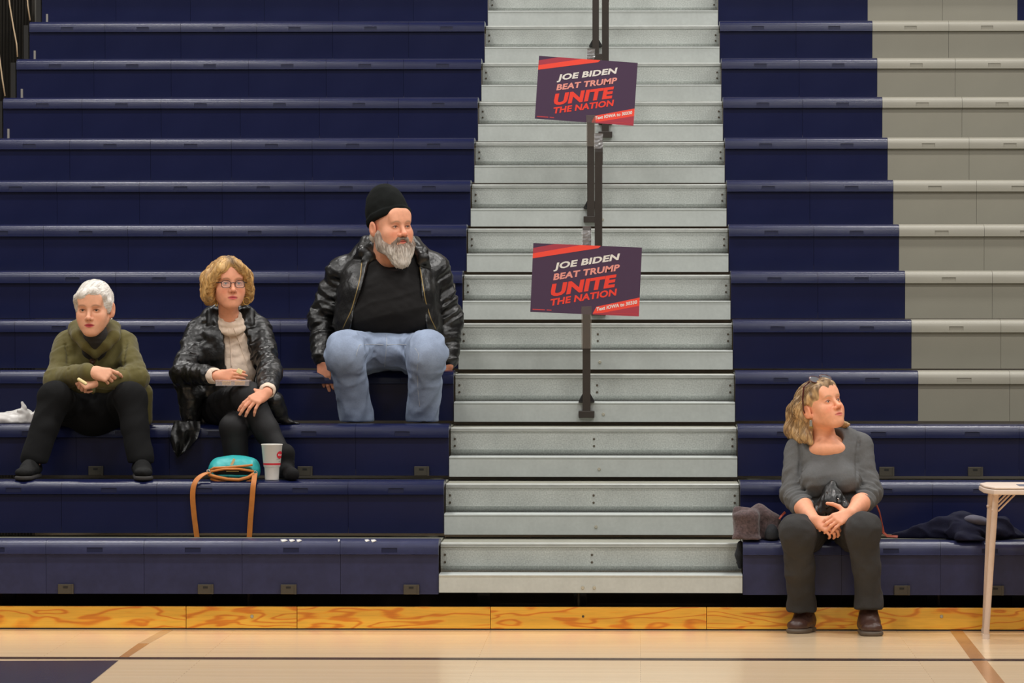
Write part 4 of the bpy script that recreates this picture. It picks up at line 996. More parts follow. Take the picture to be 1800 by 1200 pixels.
# cracker and snack tray
ck = SDF(); q = at(421, 652.5, .93); ck.box(q, (.014, .004, .012), Frame((0, 0, 0), (.3, -1, .2), (.5, 0, 1)), .002); o = solid('cracker', ck, .0022, M['cracker'], origin=q); tag(o, 'pale cracker pinched by the woman in the leather coat', 'cracker')
tr = empty('snack_tray', at(412, 677, .97)); tag(tr, 'clear plastic snack tray on the lap of the woman in leather', 'tray')
M['clear'] = mk('clear_plastic', (226, 214, 214), rough=.12, alpha=.22, spec=.8); M['snack'] = mk('toasted_snack', (204, 158, 84), rough=.8, var=(60, .2))
c0 = at(412, 673, .96)
tb = MB().box(c0[0] - .085, c0[0] + .075, .90, 1.03, c0[2] - .012, c0[2] - .009); tb.box(c0[0] - .085, c0[0] + .075, .898, .901, c0[2] - .012, c0[2] + .014); tb.box(c0[0] - .085, c0[0] + .075, 1.029, 1.032, c0[2] - .012, c0[2] + .014)
tb.box(c0[0] - .087, c0[0] - .084, .90, 1.03, c0[2] - .012, c0[2] + .014); tb.box(c0[0] + .074, c0[0] + .077, .90, 1.03, c0[2] - .012, c0[2] + .014); tb.build('tray_body', M['clear'], tr)
MB().tube([A(c0[0] + a, .897 if b == 0 else 1.033, c0[2] + .014) for a, b in ((-.088, 0), (.078, 0))], .003, 6).build('tray_rim', M['clear'], tr)
for dx, w_ in ((.03, .024), (-.035, .02)):
    for k_ in range(3): MB().box(c0[0] + dx - w_, c0[0] + dx + w_, .905, .95, c0[2] - .008 + k_ * .0062, c0[2] - .003 + k_ * .0062, .001).build('cracker_slice', M['snack'], tr)
# ================= bearded man =================
e = person('bearded man in black beanie, black leather jacket and pale jeans', at(685, 651, 1.95)); P3 = e
SK = (230, 164, 132)
f = Frame(at(688, 398, 1.80), (.55, -.84, .0), (-.03, 0, 1), sc=1.13)
hd = SDF(); head_sdf(hd, f, fat=.75, nose=1.25, jaw=1.05, brow=1.25, open_=.72); hd.rc(f.p(0, -.03, -.05), at(683, 470, 1.92), .070, .085, .04)
sh_r, sh_l = at(600, 482, 2.02), at(762, 474, 2.02); el_r, el_l = at(567, 562, 2.02), at(787, 562, 2.02); w_r, w_l = at(567, 634, 1.86), at(787, 640, 1.92)
hs1 = SDF(); hs1.rc(el_r, w_r, .045, .032, .02); hand_sdf(hs1, w_r, (.12, -.22, -1), (-.30, -1, .15), 'R', .95, curl=((14, 20, 12), (12, 20, 10), (12, 20, 10), (14, 22, 10)), spread=(6, 2, -3, -8), thumb=((.9, .4, -.3), (.7, .7, -.3), (.5, .8, -.2)), thick=1.08)
hs2 = SDF(); hs2.rc(el_l, w_l, .045, .032, .02); hand_sdf(hs2, w_l, (-.15, -.2, -1), (.75, -.7, .1), 'L', .9, curl=((14, 20, 12),) * 4, thick=1.08)
core = SDF(); core.ell(at(685, 610, 2.02), (.17, .13, .12), k=.05); core.ell(at(685, 540, 2.0), (.17, .13, .2), k=.05); core.rc(sh_r, sh_l, .05, k=.05); core.rc(at(683, 470, 1.93), at(684, 500, 1.98), .085, .10, .04)
kn_r, kn_l = at(607, 622, 1.42), at(750, 622, 1.42); an_r, an_l = at(624, 722, 1.58), at(746, 722, 1.58); hp_r, hp_l = at(648, 622, 2.0), at(722, 622, 2.0)
for h_, k_, a_ in ((hp_r, kn_r, an_r), (hp_l, kn_l, an_l)): core.rc(h_, k_, .08, .055, .04); core.rc(k_, a_, .05, .04, .03)
core.rc(sh_r, el_r, .045, .04, .03); core.rc(sh_l, el_l, .045, .04, .03)
parts = []
for sd, h_, tf in ((hd, .0022, head_tint(f, SK, (206, 110, 96), (160, 124, 98), .6, nosered=.8, open_=.72)), (hs1, .0026, skin_tint((222, 150, 118))), (hs2, .0026, skin_tint((222, 150, 118))), (core, .010, skin_tint(SK))):
    v, fc = sd.mesh(h_); parts.append((v, fc, tf(v)))
np_mesh('body', *join_vf(parts)[:2], M['skin'], e, join_vf(parts)[2]); eyes(e, f, unit((.7, -.75, .0)), (96, 104, 108))
# beanie with folded rim
b = SDF(); upc = unit(f.d(0, -.38, 1))
b.ell(f.p(0, -.034, .054), A(.092, .117, .116) * f.sc, f, .02); b.ell(f.p(.0, -.055, .110), A(.070, .085, .080) * f.sc, f, .04)
b.half(f.p(0, -.01, .030), -upc, .008)
rimc = SDF(); rimc.ell(f.p(0, -.034, .055), A(.099, .124, .112) * f.sc, f, .01); rimc.half(f.p(0, -.01, .026), -upc, .008); rimc.half(f.p(0, -.01, .060), upc, .008); b.sub(rimc, .006)
b.rough(.004, 16); solid('beanie', b, .004, M['beanie'], e)
# beard, moustache, sideburns, hair at the nape
h = SDF(); E = lambda c_, r_, k=.015, m='u': h.ell(f.p(*c_), A(r_) * f.sc, f, k, m)
for sx in (-1, 1):
    h.chain([f.p(sx * .076, .016, -.022), f.p(sx * .076, .020, -.050), f.p(sx * .068, .036, -.085), f.p(sx * .040, .068, -.108)], A(.008, .019, .026, .030) * f.sc, .015)
    h.chain([f.p(0, .1005, -.0545), f.p(sx * .020, .096, -.0575), f.p(sx * .036, .080, -.075), f.p(sx * .036, .075, -.10)], A(.0065, .0075, .010, .014) * f.sc, .008)
E((0, .072, -.115), (.048, .036, .036), .02); h.rc(f.p(0, .078, -.112), f.p(.0, .088, -.158), .042 * f.sc, .030 * f.sc, .025); h.rc(f.p(.014, .070, -.12), f.p(.018, .078, -.152), .036 * f.sc, .026 * f.sc, .02); h.rc(f.p(-.016, .070, -.12), f.p(-.018, .080, -.150), .034 * f.sc, .026 * f.sc, .02)
E((0, .110, -.0685), (.021, .024, .0085), .006, 's')
h.disp(strands(f, .0042, 85, (0, .25, -1), 1))
def beardc(V):
    q = f.local(V); n = noise3(q * A(120, 120, 30)); w = np.clip((-q[:, 2] - .085) / .04, 0, 1) * np.clip((q[:, 1] - .03) / .03, 0, 1)
    dk, lt = lin((138, 120, 106)), lin((216, 208, 198)); w = np.clip(w + .3 * n + .12 * (np.abs(q[:, 0]) > .06), 0, 1)[:, None]; return dk * (1 - w) + lt * w
ho = solid('beard', h, .0026, M['beard'], e, tint=beardc)
strand_field('beard_strands', h, ho, M['hair_strand'], lambda P: np.tile(f.d(0, .3, -1), (len(P), 1)), beardc, 420, .030, .0009, 3, jit_=.15, var=(.7, 1.25))
h = SDF(); h.ell(f.p(0, -.075, -.045), A(.068, .034, .05) * f.sc, f, .02)
for sx in (-1, 1): pass
h.disp(strands(f, .004, 60, (0, .1, -1), 2)); solid('hair', h, .003, M['beard'], e, tint=lambda V: np.tile(lin((196, 184, 168)), (len(V), 1)))
# black tee shirt over a round belly
t = SDF(); t.ell(at(684, 560, 1.84), (.245, .225, .150), k=.06); t.ell(at(684, 520, 1.88), (.215, .200, .150), k=.08); t.ell(at(685, 475, 1.96), (.215, .150, .115), k=.08)
t.rc(at(645, 464, 1.99), at(724, 462, 1.99), .06, k=.05); t.rc(at(655, 447, 1.97), at(712, 446, 1.97), .070, k=.04)
t.ell(f.p(0, .005, -.150), (.090, .095, .050), Frame((0, 0, 0), (.2, -1, -.35)), .012, 's'); t.rc(at(683, 440, 1.90), at(685, 425, 1.88), .072, .08, .012, 's')
t.crease(at(684, 470, 1.8), at(684, 600, 1.75), .0055, 12, 4.5, .3, 2.2); t.rough(.0018, 30)
t.half(at(684, 588, 1.7), (0, .12, -1), .03)
solid('tee_shirt', t, .005, M['tee'], e)
# leather jacket, open
c = SDF(); c.ell(at(682, 570, 1.88), (.275, .285, .155), k=.06); c.ell(at(682, 520, 1.92), (.260, .278, .165), k=.08); c.ell(at(684, 480, 1.99), (.240, .205, .125), k=.08)
c.rc(at(612, 476, 2.03), at(754, 470, 2.03), .078, k=.05); c.rc(at(645, 448, 2.0), at(728, 446, 2.0), .075, .07, .05)
for s_, el, w in ((sh_r, el_r, w_r), (sh_l, el_l, w_l)):
    c.rc(s_, el, .085, .072, .035); c.rc(el, el + (w - el) * .90, .072, .052, .03)
op = SDF(); op.chain([at(700, 428, 1.75), at(692, 470, 1.75), at(688, 512, 1.7), at(684, 555, 1.66), at(682, 610, 1.62)], [.112, .128, .142, .172, .220], .03, flat=((0, 1, 0), 2.0))
c.sub(op, .012, 's'); c.rc(f.p(0, -.02, -.10), at(688, 452, 1.95), .085, .098, .012, 's')
c.half(at(684, 612, 1.8), (0, .0, -1), .02) if False else None
for a_, b_, k_ in ((sh_r, el_r, 1), (sh_l, el_l, 2), (el_r, w_r, 3), (el_l, w_l, 4)): c.crease(a_, b_, .0075, 26, 8, .11, k_ * 4.3)
c.crease(at(612, 480, 1.9), at(590, 590, 1.9), .005, 9, 10, .12, 3); c.crease(at(758, 480, 1.9), at(778, 590, 1.9), .005, 9, 10, .12, 8); c.rough(.0015, 30)
# standing collar rolls
c.chain([at(648, 462, 1.84), at(636, 440, 1.88), at(643, 424, 2.0), at(662, 420, 2.08)], [.020, .026, .028, .028], .012, flat=None)
c.chain([at(738, 462, 1.84), at(744, 442, 1.88), at(730, 424, 2.02), at(705, 420, 2.08)], [.018, .024, .026, .028], .012)
for leaf in (((652, 430), (640, 444), (626, 452)), ((658, 440), (650, 452), (640, 458)), ((734, 440), (744, 454), (752, 468))):
    c.chain([hit(c, *q, off=.004) for q in leaf], [.026, .030, .016], .006, flat=((0, 1, 0), .55))
jo = solid('leather_jacket', c, .0058, M['leather'], e)
for pp in (((636, 462), (634, 485), (628, 510), (618, 545), (603, 577)), ((738, 470), (743, 500), (748, 530), (757, 560), (766, 578))):
    surf_line(c, pp, .0035, 'zip', M['brass_zip'], jo, off=.001)
# jeans
p_ = SDF(); p_.ell(at(685, 622, 2.0), (.225, .16, .125), k=.05); p_.ell(at(685, 612, 1.76), (.19, .17, .10), k=.05)
for sx, h_, k_, a_ in ((-1, hp_r, kn_r, an_r), (1, hp_l, kn_l, an_l)):
    p_.rc(h_, k_ + A(0, .05, .015), .120, .096, .04); p_.rc(k_ + A(0, .04, .015), k_ + A(0, .0, -.01), .095, .090, .03); p_.rc(k_, k_ * .45 + a_ * .55, .091, .076, .03); p_.rc(k_ * .45 + a_ * .55, a_ + A(sx * -.012, 0, -.05), .076, .084, .03)
    p_.crease(k_, a_, .007, 9, 12, .11, 2 + sx); p_.crease(h_, k_, .008, 11, 13, .14, 6 + sx)
p_.half((0, 0, .934), (0, 0, -1), .004); p_.crease(at(640, 612, 1.7), at(730, 612, 1.7), .006, 12, 12, .12, 3); p_.rough(.0012, 34); jn = solid('jeans', p_, .006, M['denim'], e)
for pp in (((679, 588), (680, 600), (679, 615), (677, 632), (676, 645)), ((632, 606), (650, 605), (676, 606)), ((680, 606), (700, 605), (722, 606), (730, 612), (736, 622)), ((632, 606), (628, 616), (626, 626)), ((736, 622), (733, 650), (735, 690), (738, 715))):
    surf_line(p_, pp, .0018, 'seam', M['stitch'], jn, off=.0008)
for a_ in (an_r, an_l): shoe(e, A(a_[0], 1.72, .931), A(a_[0], 1.50, .931), .10, M['sh_black'], M['sole_grey'], hgt=.05, ankle=False)

# ================= woman in grey, front bench =================
e = person('woman in grey jersey with hands clasped, sunglasses pushed up on her head', at(1460, 960, .15)); P4 = e
SK = (234, 166, 130)
f = Frame(at(1443, 714, .12), (.60, -.74, .33), (-.14, 0, 1), sc=1.04)
hd = SDF(); head_sdf(hd, f, fat=0.0, jaw=1.0, nose=1.1, open_=.85); hd.rc(f.p(0, -.025, -.06), at(1450, 780, .18), .050, .060, .03); hd.ell(at(1455, 790, .11), (.09, .06, .05), k=.05)
sh_r, sh_l = at(1402, 792, .20), at(1510, 786, .20); el_r, el_l = at(1394, 868, .10), at(1528, 868, .10); w_r, w_l = at(1431, 914, -.20), at(1496, 902, -.20)
hs1 = SDF(); hs1.rc(el_r, el_r * .5 + w_r * .5, .046, .042, .02); hs1.rc(el_r * .5 + w_r * .5, w_r, .042, .028, .02)
hand_sdf(hs1, w_r, (.86, -.30, -.36), (.12, -.85, .50), 'R', .92, curl=((34, 40, 24), (36, 44, 24), (38, 46, 24), (40, 46, 24)), spread=(4, 2, -1, -4), thumb=((.5, .8, .15), (.25, .95, .15), (.1, 1, .0)))
hs2 = SDF(); hs2.rc(el_l, el_l * .5 + w_l * .5, .046, .042, .02); hs2.rc(el_l * .5 + w_l * .5, w_l, .042, .028, .02)
hand_sdf(hs2, w_l, (-.84, -.42, -.34), (-.14, -.86, .48), 'L', .95, curl=((20, 24, 12), (20, 26, 14), (20, 28, 14), (20, 28, 14)), spread=(5, 2, -2, -6), thumb=((1, .25, .1), (.8, .65, .1), (.6, .85, .0)))
core = SDF(); core.ell(at(1460, 935, .22), (.15, .11, .11), k=.05); core.ell(at(1460, 860, .2), (.14, .1, .2), k=.05); core.rc(sh_r, sh_l, .045, k=.05); core.rc(at(1453, 785, .17), at(1456, 815, .2), .07, .09, .04)
kn_r, kn_l = at(1402, 937, -.22), at(1517, 932, -.24); an_r, an_l = at(1409, 1062, -.05), at(1527, 1058, -.17); hp_r, hp_l = at(1428, 942, .20), at(1490, 942, .20)
for h_, k_, a_ in ((hp_r, kn_r, an_r), (hp_l, kn_l, an_l)): core.rc(h_, k_, .07, .05, .04); core.rc(k_, a_, .045, .035, .03)
core.rc(sh_r, el_r, .04, .035, .03); core.rc(sh_l, el_l, .04, .035, .03)
parts = []
for sd, h_, tf in ((hd, .0022, head_tint(f, SK, (214, 120, 108), (186, 146, 112), .55, nosered=.6)), (hs1, .0026, skin_tint((232, 162, 128))), (hs2, .0026, skin_tint((232, 162, 128))), (core, .010, skin_tint(SK))):
    v, fc = sd.mesh(h_); parts.append((v, fc, tf(v)))
np_mesh('body', *join_vf(parts)[:2], M['skin'], e, join_vf(parts)[2]); eyes(e, f, unit((.75, -.65, .2)), (110, 122, 124))
# hair: combed back behind the ear, falling to the shoulder
h = SDF(); E = lambda c_, r_, k=.02, m='u': h.ell(f.p(*c_), A(r_) * f.sc, f, k, m)
E((0, -.026, .036), (.085, .102, .090)); E((0, -.055, -.02), (.078, .06, .08), .03); E((0, .016, .058), (.079, .078, .066)); h.chain([f.p(-.05, .056, .070), f.p(0, .074, .088), f.p(.05, .056, .070)], A(.014, .014, .014) * f.sc, .02)
for sx in (-1, 1): h.rc(f.p(sx * .070, .030, .045), f.p(sx * .078, -.01, .030), .013 * f.sc, .016 * f.sc, .02)
h.chain([f.p(.060, -.050, .02), at(1403, 725, .22), at(1396, 755, .22), at(1410, 770, .16)], [.050, .050, .042, .030], .025)
h.chain([f.p(.078, -.034, -.02), at(1415, 745, .13), at(1417, 768, .10), at(1424, 776, .09)], [.024, .030, .028, .014], .012)
h.chain([f.p(-.055, -.055, -.02), at(1470, 745, .24), at(1490, 746, .16)], [.045, .030, .010], .025)
E((0, .122, -.055), (.076, .078, .116), .008, 's')
for sx in (-1, 1): E((sx * .092, .000, -.024), (.028, .030, .042), .008, 's')
h.disp(strands(f, .0034, 95, (.12, -.35, -1), 4)); h.rough(.003, 16)
def ash(V):
    q = f.local(V); n = noise3(q * A(95, 95, 20)); w = np.clip(.45 - .7 * n + .35 * np.clip((q[:, 2] - .02) / .05, 0, 1), 0, 1)[:, None]
    return lin((204, 168, 118)) * (1 - w) + lin((128, 102, 74)) * w
ho = solid('hair', h, .0026, M['hair_ash'], e, tint=ash)
strand_field('hair_strands', h, ho, M['hair_strand'], lambda P: np.tile(f.d(.25, -.75, -.35), (len(P), 1)) + np.outer(np.clip((.03 - f.local(P)[:, 2]) * 14, 0, 2), A(-.15, 0, -1)), ash, 800, .07, .0012, 5, keep=lambda P: ~((f.local(P)[:, 1] > .02) & (f.local(P)[:, 2] < .07)), jit_=.15, var=(.65, 1.4))
# sunglasses resting on the hair
g = MB(); G = f.p
def rim2(cx, n=22): return [G(cx + .029 * math.cos(a), .058 - .016 * math.sin(a) - abs(cx) * .25, .122 + .021 * math.sin(a) - abs(cx) * .20) for a in [2 * PI * k / n for k in range(n + 1)]]
for sx in (-1, 1):
    g.tube(rim2(sx * .032), .0026, 6); g.tube([G(sx * .058, .040, .112), G(sx * .086, .022, .096), G(sx * .098, .004, .045), G(sx * .098, -.012, .0), G(sx * .086, -.022, -.018)], [.0034, .004, .004, .0036, .003], 7)
g.tube([G(-.008, .054, .122), G(0, .058, .125), G(.008, .054, .122)], .0026, 6)
go = g.build('sunglasses', M['frame_tort'], e, smooth=True)
for sx in (-1, 1):
    r_ = rim2(sx * .032)[:-1]; c_ = np.mean(r_, 0) + f.d(0, .3, 1) * .005; n_ = len(r_); mesh_obj('lens', r_ + [c_], [(i, (i + 1) % n_, n_) for i in range(n_)], M['lens_mirror'], go, smooth=True)
q = f.p(.083, .0, -.050); er = MB().box(q[0] - .0065, q[0] + .0065, q[1] - .004, q[1] + .004, q[2] - .042, q[2] - .006, .001).build('earring', M['silver'], e)
MB().box(q[0] - .0068, q[0] + .0068, q[1] - .0043, q[1] + .0043, q[2] - .043, q[2] - .034).build('earring_tip', M['gold'], er); MB().tube([q + A(0, 0, -.006), q + A(0, 0, .008)], .001, 5).build('earring_wire', M['gold'], er)
# grey jersey
c = SDF(); c.ell(at(1460, 925, .20), (.195, .155, .13), k=.05); c.ell(at(1460, 890, .17), (.165, .165, .10), k=.05); c.ell(at(1459, 840, .16), (.155, .155, .115), k=.05); c.ell(at(1459, 800, .19), (.165, .125, .10), k=.06)
for sx in (-1, 1): c.ell(at(1459 + sx * 25, 845, .04), (.074, .07, .068), k=.04)
c.rc(at(1406, 788, .21), at(1511, 782, .21), .062, k=.05); c.rc(at(1432, 772, .2), at(1486, 770, .2), .052, k=.04)
for s_, el, w, fr in ((sh_r, el_r, w_r, .42), (sh_l, el_l, w_l, .36)): c.rc(s_, el, .062, .057, .014); c.rc(el, el + (w - el) * fr, .057, .051, .02); c.box(el + (w - el) * (fr + .27), (.12, .06, .12), Frame((0, 0, 0), w - el), .005, .006, 's') if False else None; c.crease(el + unit(s_ - el) * .06, el + (w - el) * .45, .007, 44, 7, .08, 7); c.crease(s_, el, .003, 18, 7, .085, 3)
c.ell(at(1455, 765, .06), (.098, .14, .062), Frame((0, 0, 0), (0, -1, -.25)), .012, 's'); c.rc(f.p(0, -.01, -.06), at(1453, 772, .14), .066, .076, .01, 's')
groove(c, ((1404, 775), (1408, 800), (1406, 825), (1406, 845)), .003); groove(c, ((1510, 770), (1506, 800), (1506, 825), (1507, 845)), .003); groove(c, ((1412, 878), (1436, 877), (1462, 869), (1490, 868), (1507, 869)), .004, .02); c.crease(at(1459, 850, .0), at(1459, 930, .0), .004, 18, 5, .2, 2); c.rough(.0014, 34)
solid('jersey', c, .0048, M['grey_knit'], e)
# trousers
p_ = SDF(); p_.ell(at(1460, 945, .22), (.195, .15, .105), k=.05)
for sx, h_, k_, a_ in ((-1, hp_r, kn_r, an_r), (1, hp_l, kn_l, an_l)):
    p_.rc(h_, k_ + A(0, .03, 0), .100, .080, .03); p_.rc(k_ + A(0, .03, 0), k_, .080, .076, .02); p_.rc(k_, k_ * .5 + a_ * .5, .076, .062, .03); p_.rc(k_ * .5 + a_ * .5, a_, .062, .062, .03)
    p_.rc(a_, a_ + A(0, 0, -.03), .062, .068, .02); p_.box(a_ + A(0, 0, -.082), (.1, .1, .05), None, .005, .006, 's'); p_.crease(k_, a_, .004, 8, 9, .095, 3 + sx); p_.crease(h_, k_, .005, 15, 7, .12, 7 + sx); p_.half(a_ + A(0, 0, -.02), (0, 0, -1), .006) if False else None
p_.rough(.003, 13, True); p_.rough(.0012, 34); solid('trousers', p_, .0055, M['blackdenim'], e)
shoe(e, A(at(1420, 1100, .05)[0], .045, 0), A(at(1397, 1108, -.13)[0], -.155, 0), .108, M['sh_brown'], M['sole_brown'], hgt=.085)
shoe(e, A(at(1524, 1100, -.05)[0], -.08, 0), A(at(1534, 1115, -.29)[0], -.31, 0), .108, M['sh_brown'], M['sole_brown'], hgt=.085)
# ------------------------------------------------------------------ belongings
# paper cup
q = at(478, 853, .70); z1 = R + .424; cp = empty('paper_cup', (q[0], .70, z1)); tag(cp, 'large white paper cup with red band standing beside the turquoise purse', 'cup')
M['cupw'] = mk('white_cup', (226, 222, 214), rough=.5); M['cupr'] = mk('red_print', (206, 34, 52), rough=.5); M['cupg'] = mk('grey_print', (150, 148, 146), rough=.5)
C0 = (q[0], .70, z1); s_ = 1.0
prof = [(.030, 0), (.0335, .001), (.036, .058), (.0395, .064), (.0405, .066), (.0505, .166), (.0525, .168), (.0525, .172), (.0500, .173), (.0485, .170), (.036, .07), (.030, .012), (.001, .011)]
MB().lathe(prof, C0, 40).build('cup_wall', M['cupw'], cp, smooth=True, angle=40)
def cup_r(z): return .0405 + (z - .066) / .1 * .010
MB().lathe([(cup_r(.072) + .0003, .072), (cup_r(.081) + .0003, .081), (cup_r(.081) - .001, .081), (cup_r(.072) - .001, .072)], C0, 40).build('cup_band', M['cupr'], cp, smooth=True, angle=40)
def on_cup(pts, name, mat, off):
    """small print wrapped on the cup wall: pts in (arc angle from the front, height)"""
    v = [(C0[0] + (cup_r(z) + off) * math.sin(a), C0[1] - (cup_r(z) + off) * math.cos(a), C0[2] + z) for a, z in pts]
    ca, cz = np.mean([p[0] for p in pts]), np.mean([p[1] for p in pts]); n = len(pts); vv = list(v); ff = []
    for r in range(1, 7):
        q_ = [(ca + (a - ca) * (1 - r / 6.02), cz + (z - cz) * (1 - r / 6.02)) for a, z in pts]
        vv += [(C0[0] + (cup_r(z) + off) * math.sin(a), C0[1] - (cup_r(z) + off) * math.cos(a), C0[2] + z) for a, z in q_]
        ff += [((r - 1) * n + i, (r - 1) * n + (i + 1) % n, r * n + (i + 1) % n, r * n + i) for i in range(n)]
    mesh_obj(name, vv, ff, mat, cp, smooth=True)
ang0 = 1.05
def oval(ra, rz, n=24): return [(ang0 + ra * math.cos(2 * PI * k / n), .121 + rz * math.sin(2 * PI * k / n)) for k in range(n)]
on_cup(oval(.46, .0185), 'cup_logo', M['cupr'], .0015)
def squiggle():
    v, f_ = text_mesh('Kum', .2, .03); mn, mx = v.min(0), v.max(0); n_ = (v - mn) / (mx - mn)
    V = []
    for u, w in n_:
        a = ang0 - .30 + .60 * u; z = .1165 + .0095 * w; r = cup_r(z) + .0022; V.append((C0[0] + r * math.sin(a), C0[1] - r * math.cos(a), C0[2] + z))
    mesh_obj('cup_lettering', V, f_, M['cupw'], cp)
squiggle()
for k in range(6): on_cup([(.62 + k * .09, .0995), (.68 + k * .09, .0995), (.68 + k * .09, .1025), (.62 + k * .09, .1025)], 'cup_print', M['cupg'], .0008)
on_cup([(.95, .087), (1.1, .087), (1.1, .092), (.95, .092)], 'cup_print', M['cupg'], .0008)

# purse lying on the second bench, strap hanging down
M['teal'] = mk('turquoise_leather', (46, 168, 168), rough=.42, var=(30, .06), bump=(120, .15, .002)); M['tan'] = mk('tan_leather', (196, 118, 48), rough=.42, var=(30, .1), bump=(120, .15, .002))
M['lining'] = mk('black_lining', (16, 14, 14), rough=.8); M['paper_y'] = mk('yellow_paper', (206, 190, 120), rough=.7); M['beige_l'] = mk('beige_leather', (216, 190, 140), rough=.5)
z1 = R + .424; cx = at(410, 840, .70)[0]; pu = empty('purse', (cx, .70, z1)); tag(pu, 'turquoise and tan shoulder purse lying open, strap hanging over the bench edge', 'purse')
b = SDF(); b.rc((cx - .072, .735, z1 + .045), (cx + .078, .735, z1 + .042), .052, k=.01, flat=((0, 1, 0), 1.7)); b.ell((cx + .005, .75, z1 + .074), (.105, .085, .042), k=.03); b.half((0, 0, z1 + .002), (0, 0, -1), .004)
m_ = SDF(); m_.rc((cx - .085, .625, z1 + .040), (cx + .08, .625, z1 + .040), .020, k=.01, flat=((0, 1, 0), 3.0)); b.sub(m_, .006, 's'); b.rough(.0015, 40); solid('bag_body', b, .004, M['teal'], pu)
l_ = SDF(); l_.rc((cx - .075, .70, z1 + .038), (cx + .075, .70, z1 + .038), .026, k=.01, flat=((0, 1, 0), 1.5)); solid('lining', l_, .004, M['lining'], pu)
def pc(pts, Y): return [at(x, y - 6, Y) for x, y in pts]
for pts, Y, r in (([(368, 833), (376, 828), (400, 827), (425, 825), (444, 823)], .645, .0055), ([(366, 839), (372, 834), (395, 830), (420, 830), (446, 834)], .640, .006),
                  ([(366, 840), (380, 844), (400, 848), (420, 849), (436, 845), (447, 838)], .634, .0085), ([(370, 847), (385, 852), (410, 855), (432, 854), (446, 849)], .645, .0075)):
    MB().tube(pc(pts, Y), r, 8).build('trim', M['tan'], pu, smooth=True)
MB().ribbon(pc([(412, 812), (409, 819), (405, 826)], .655), .012, .004, (1, 0, .2)).build('pull_strap', M['beige_l'], pu)
MB().box(cx - .03, cx + .03, .66, .70, z1 + .040, z1 + .044).build('paper', M['paper_y'], pu); MB().box(cx - .01, cx + .045, .67, .71, z1 + .048, z1 + .054).build('paper', M['plate'], pu)
for x_, y_ in ((366, 836), (449, 838)):
    c_ = at(x_, y_ - 6, .635); MB().tube([c_ + A(.009 * math.cos(a), 0, .012 * math.sin(a)) for a in [2 * PI * k / 14 for k in range(15)]], .0025, 6).build('ring', M['silver'], pu, smooth=True)
fY = .592
def strap(pts):
    P_ = [at(x, y, Y) for x, y, Y in pts]; Q = [P_[0]]
    for a, b2 in zip(P_[:-1], P_[1:]): Q += [a * (1 - t) + b2 * t for t in (.33, .66, 1)]
    for _ in range(2): Q = [Q[0]] + [Q[i - 1] * .25 + Q[i] * .5 + Q[i + 1] * .25 for i in range(1, len(Q) - 1)] + [Q[-1]]
    MB().ribbon(Q, .025, .004, (1, -.15, .12)).build('strap', M['tan'], pu, smooth=True, angle=40)
strap([(367, 830, .635), (356, 834, .62), (346, 842, .605), (340, 853, .592), (338, 872, .588), (341, 905, .60), (347, 950, .615)])
strap([(448, 832, .632), (447, 842, .61), (445, 853, .59), (443, 880, .588), (440, 915, .60), (438, 950, .615)])

# white plastic bag
z2 = 2 * R + .424; M['bagw'] = mk('white_film', (230, 226, 222), rough=.25, var=(14, .08), alpha=.80)
b = SDF(); b.ell((at(18, 740, 1.36)[0], 1.36, z2 + .018), (.10, .08, .038), k=.03); b.ell((at(-30, 740, 1.36)[0], 1.36, z2 + .014), (.09, .08, .032), k=.04); b.ell((at(42, 740, 1.36)[0], 1.36, z2 + .028), (.05, .06, .042), k=.03)
b.chain([at(40, 728, 1.33), at(43, 718, 1.33), at(39, 708, 1.33)], [.022, .010, .004], .012); b.chain([at(46, 728, 1.32), at(36, 722, 1.31), at(31, 721, 1.31)], [.012, .008, .005], .01); b.chain([at(55, 738, 1.33), at(61, 727, 1.33), at(64, 721, 1.33)], [.018, .012, .005], .01)
b.crease((at(-40, 740, 1.3)[0], 1.33, z2 + .03), (at(60, 740, 1.3)[0], 1.33, z2 + .03), .005, 12, 26, .12, 4); b.half((0, 0, z2 + .001), (0, 0, -1), .004); o = solid('plastic_bag', b, .0045, M['bagw'], origin=at(20, 752, 1.36)); tag(o, 'crumpled white plastic bag on the bench beside the woman in olive', 'bag')

# black leather bag on the lap
lb = empty('handbag', at(1462, 905, -.12)); tag(lb, 'slouchy black leather handbag on the lap of the woman in grey', 'handbag')
b = SDF(); b.ell(at(1463, 890, -.08), (.068, .06, .055), k=.03); b.chain([at(1462, 880, -.08), at(1462, 864, -.05), at(1464, 850, -.04)], [.05, .03, .010], .03); b.rc(at(1440, 905, -.10), at(1484, 897, -.10), .028, .030, .03); b.rough(.0025, 24, True); b.crease(at(1462, 850, -.06), at(1462, 910, -.1), .006, 5, 24, .1, 3)
solid('bag_body', b, .004, M['leather'], lb)
MB().tube([hit(b, *p, off=.004) for p in ((1452, 893), (1458, 888), (1466, 886), (1476, 888), (1484, 893))], .006, 8).build('bag_handle', M['leather'], lb, smooth=True)
for p in ((1473, 876), (1474, 878), (1472, 894), (1484, 882)):
    MB().lathe([(.0005, -.003), (.003, -.0015), (.003, .0015), (.0005, .003)], hit(b, *p, off=.002), 8).build('stud', M['silver'], lb, smooth=True)
M['rust'] = mk('rust_leather', (150, 66, 46), rough=.5)
MB().ribbon([at(1537, 878, .06), at(1546, 900, .06), at(1551, 922, .10), at(1553, 936, .10), at(1560, 942, .06), at(1578, 943, .05)], .012, .004, (0, .6, .8)).build('bag_strap', M['rust'], lb, smooth=True, angle=40)
MB().ribbon([at(1380, 900, .06), at(1374, 906, .03), at(1370, 912, .03)], .010, .004, (0, .6, .8)).build('bag_strap', M['rust'], lb, smooth=True, angle=40)

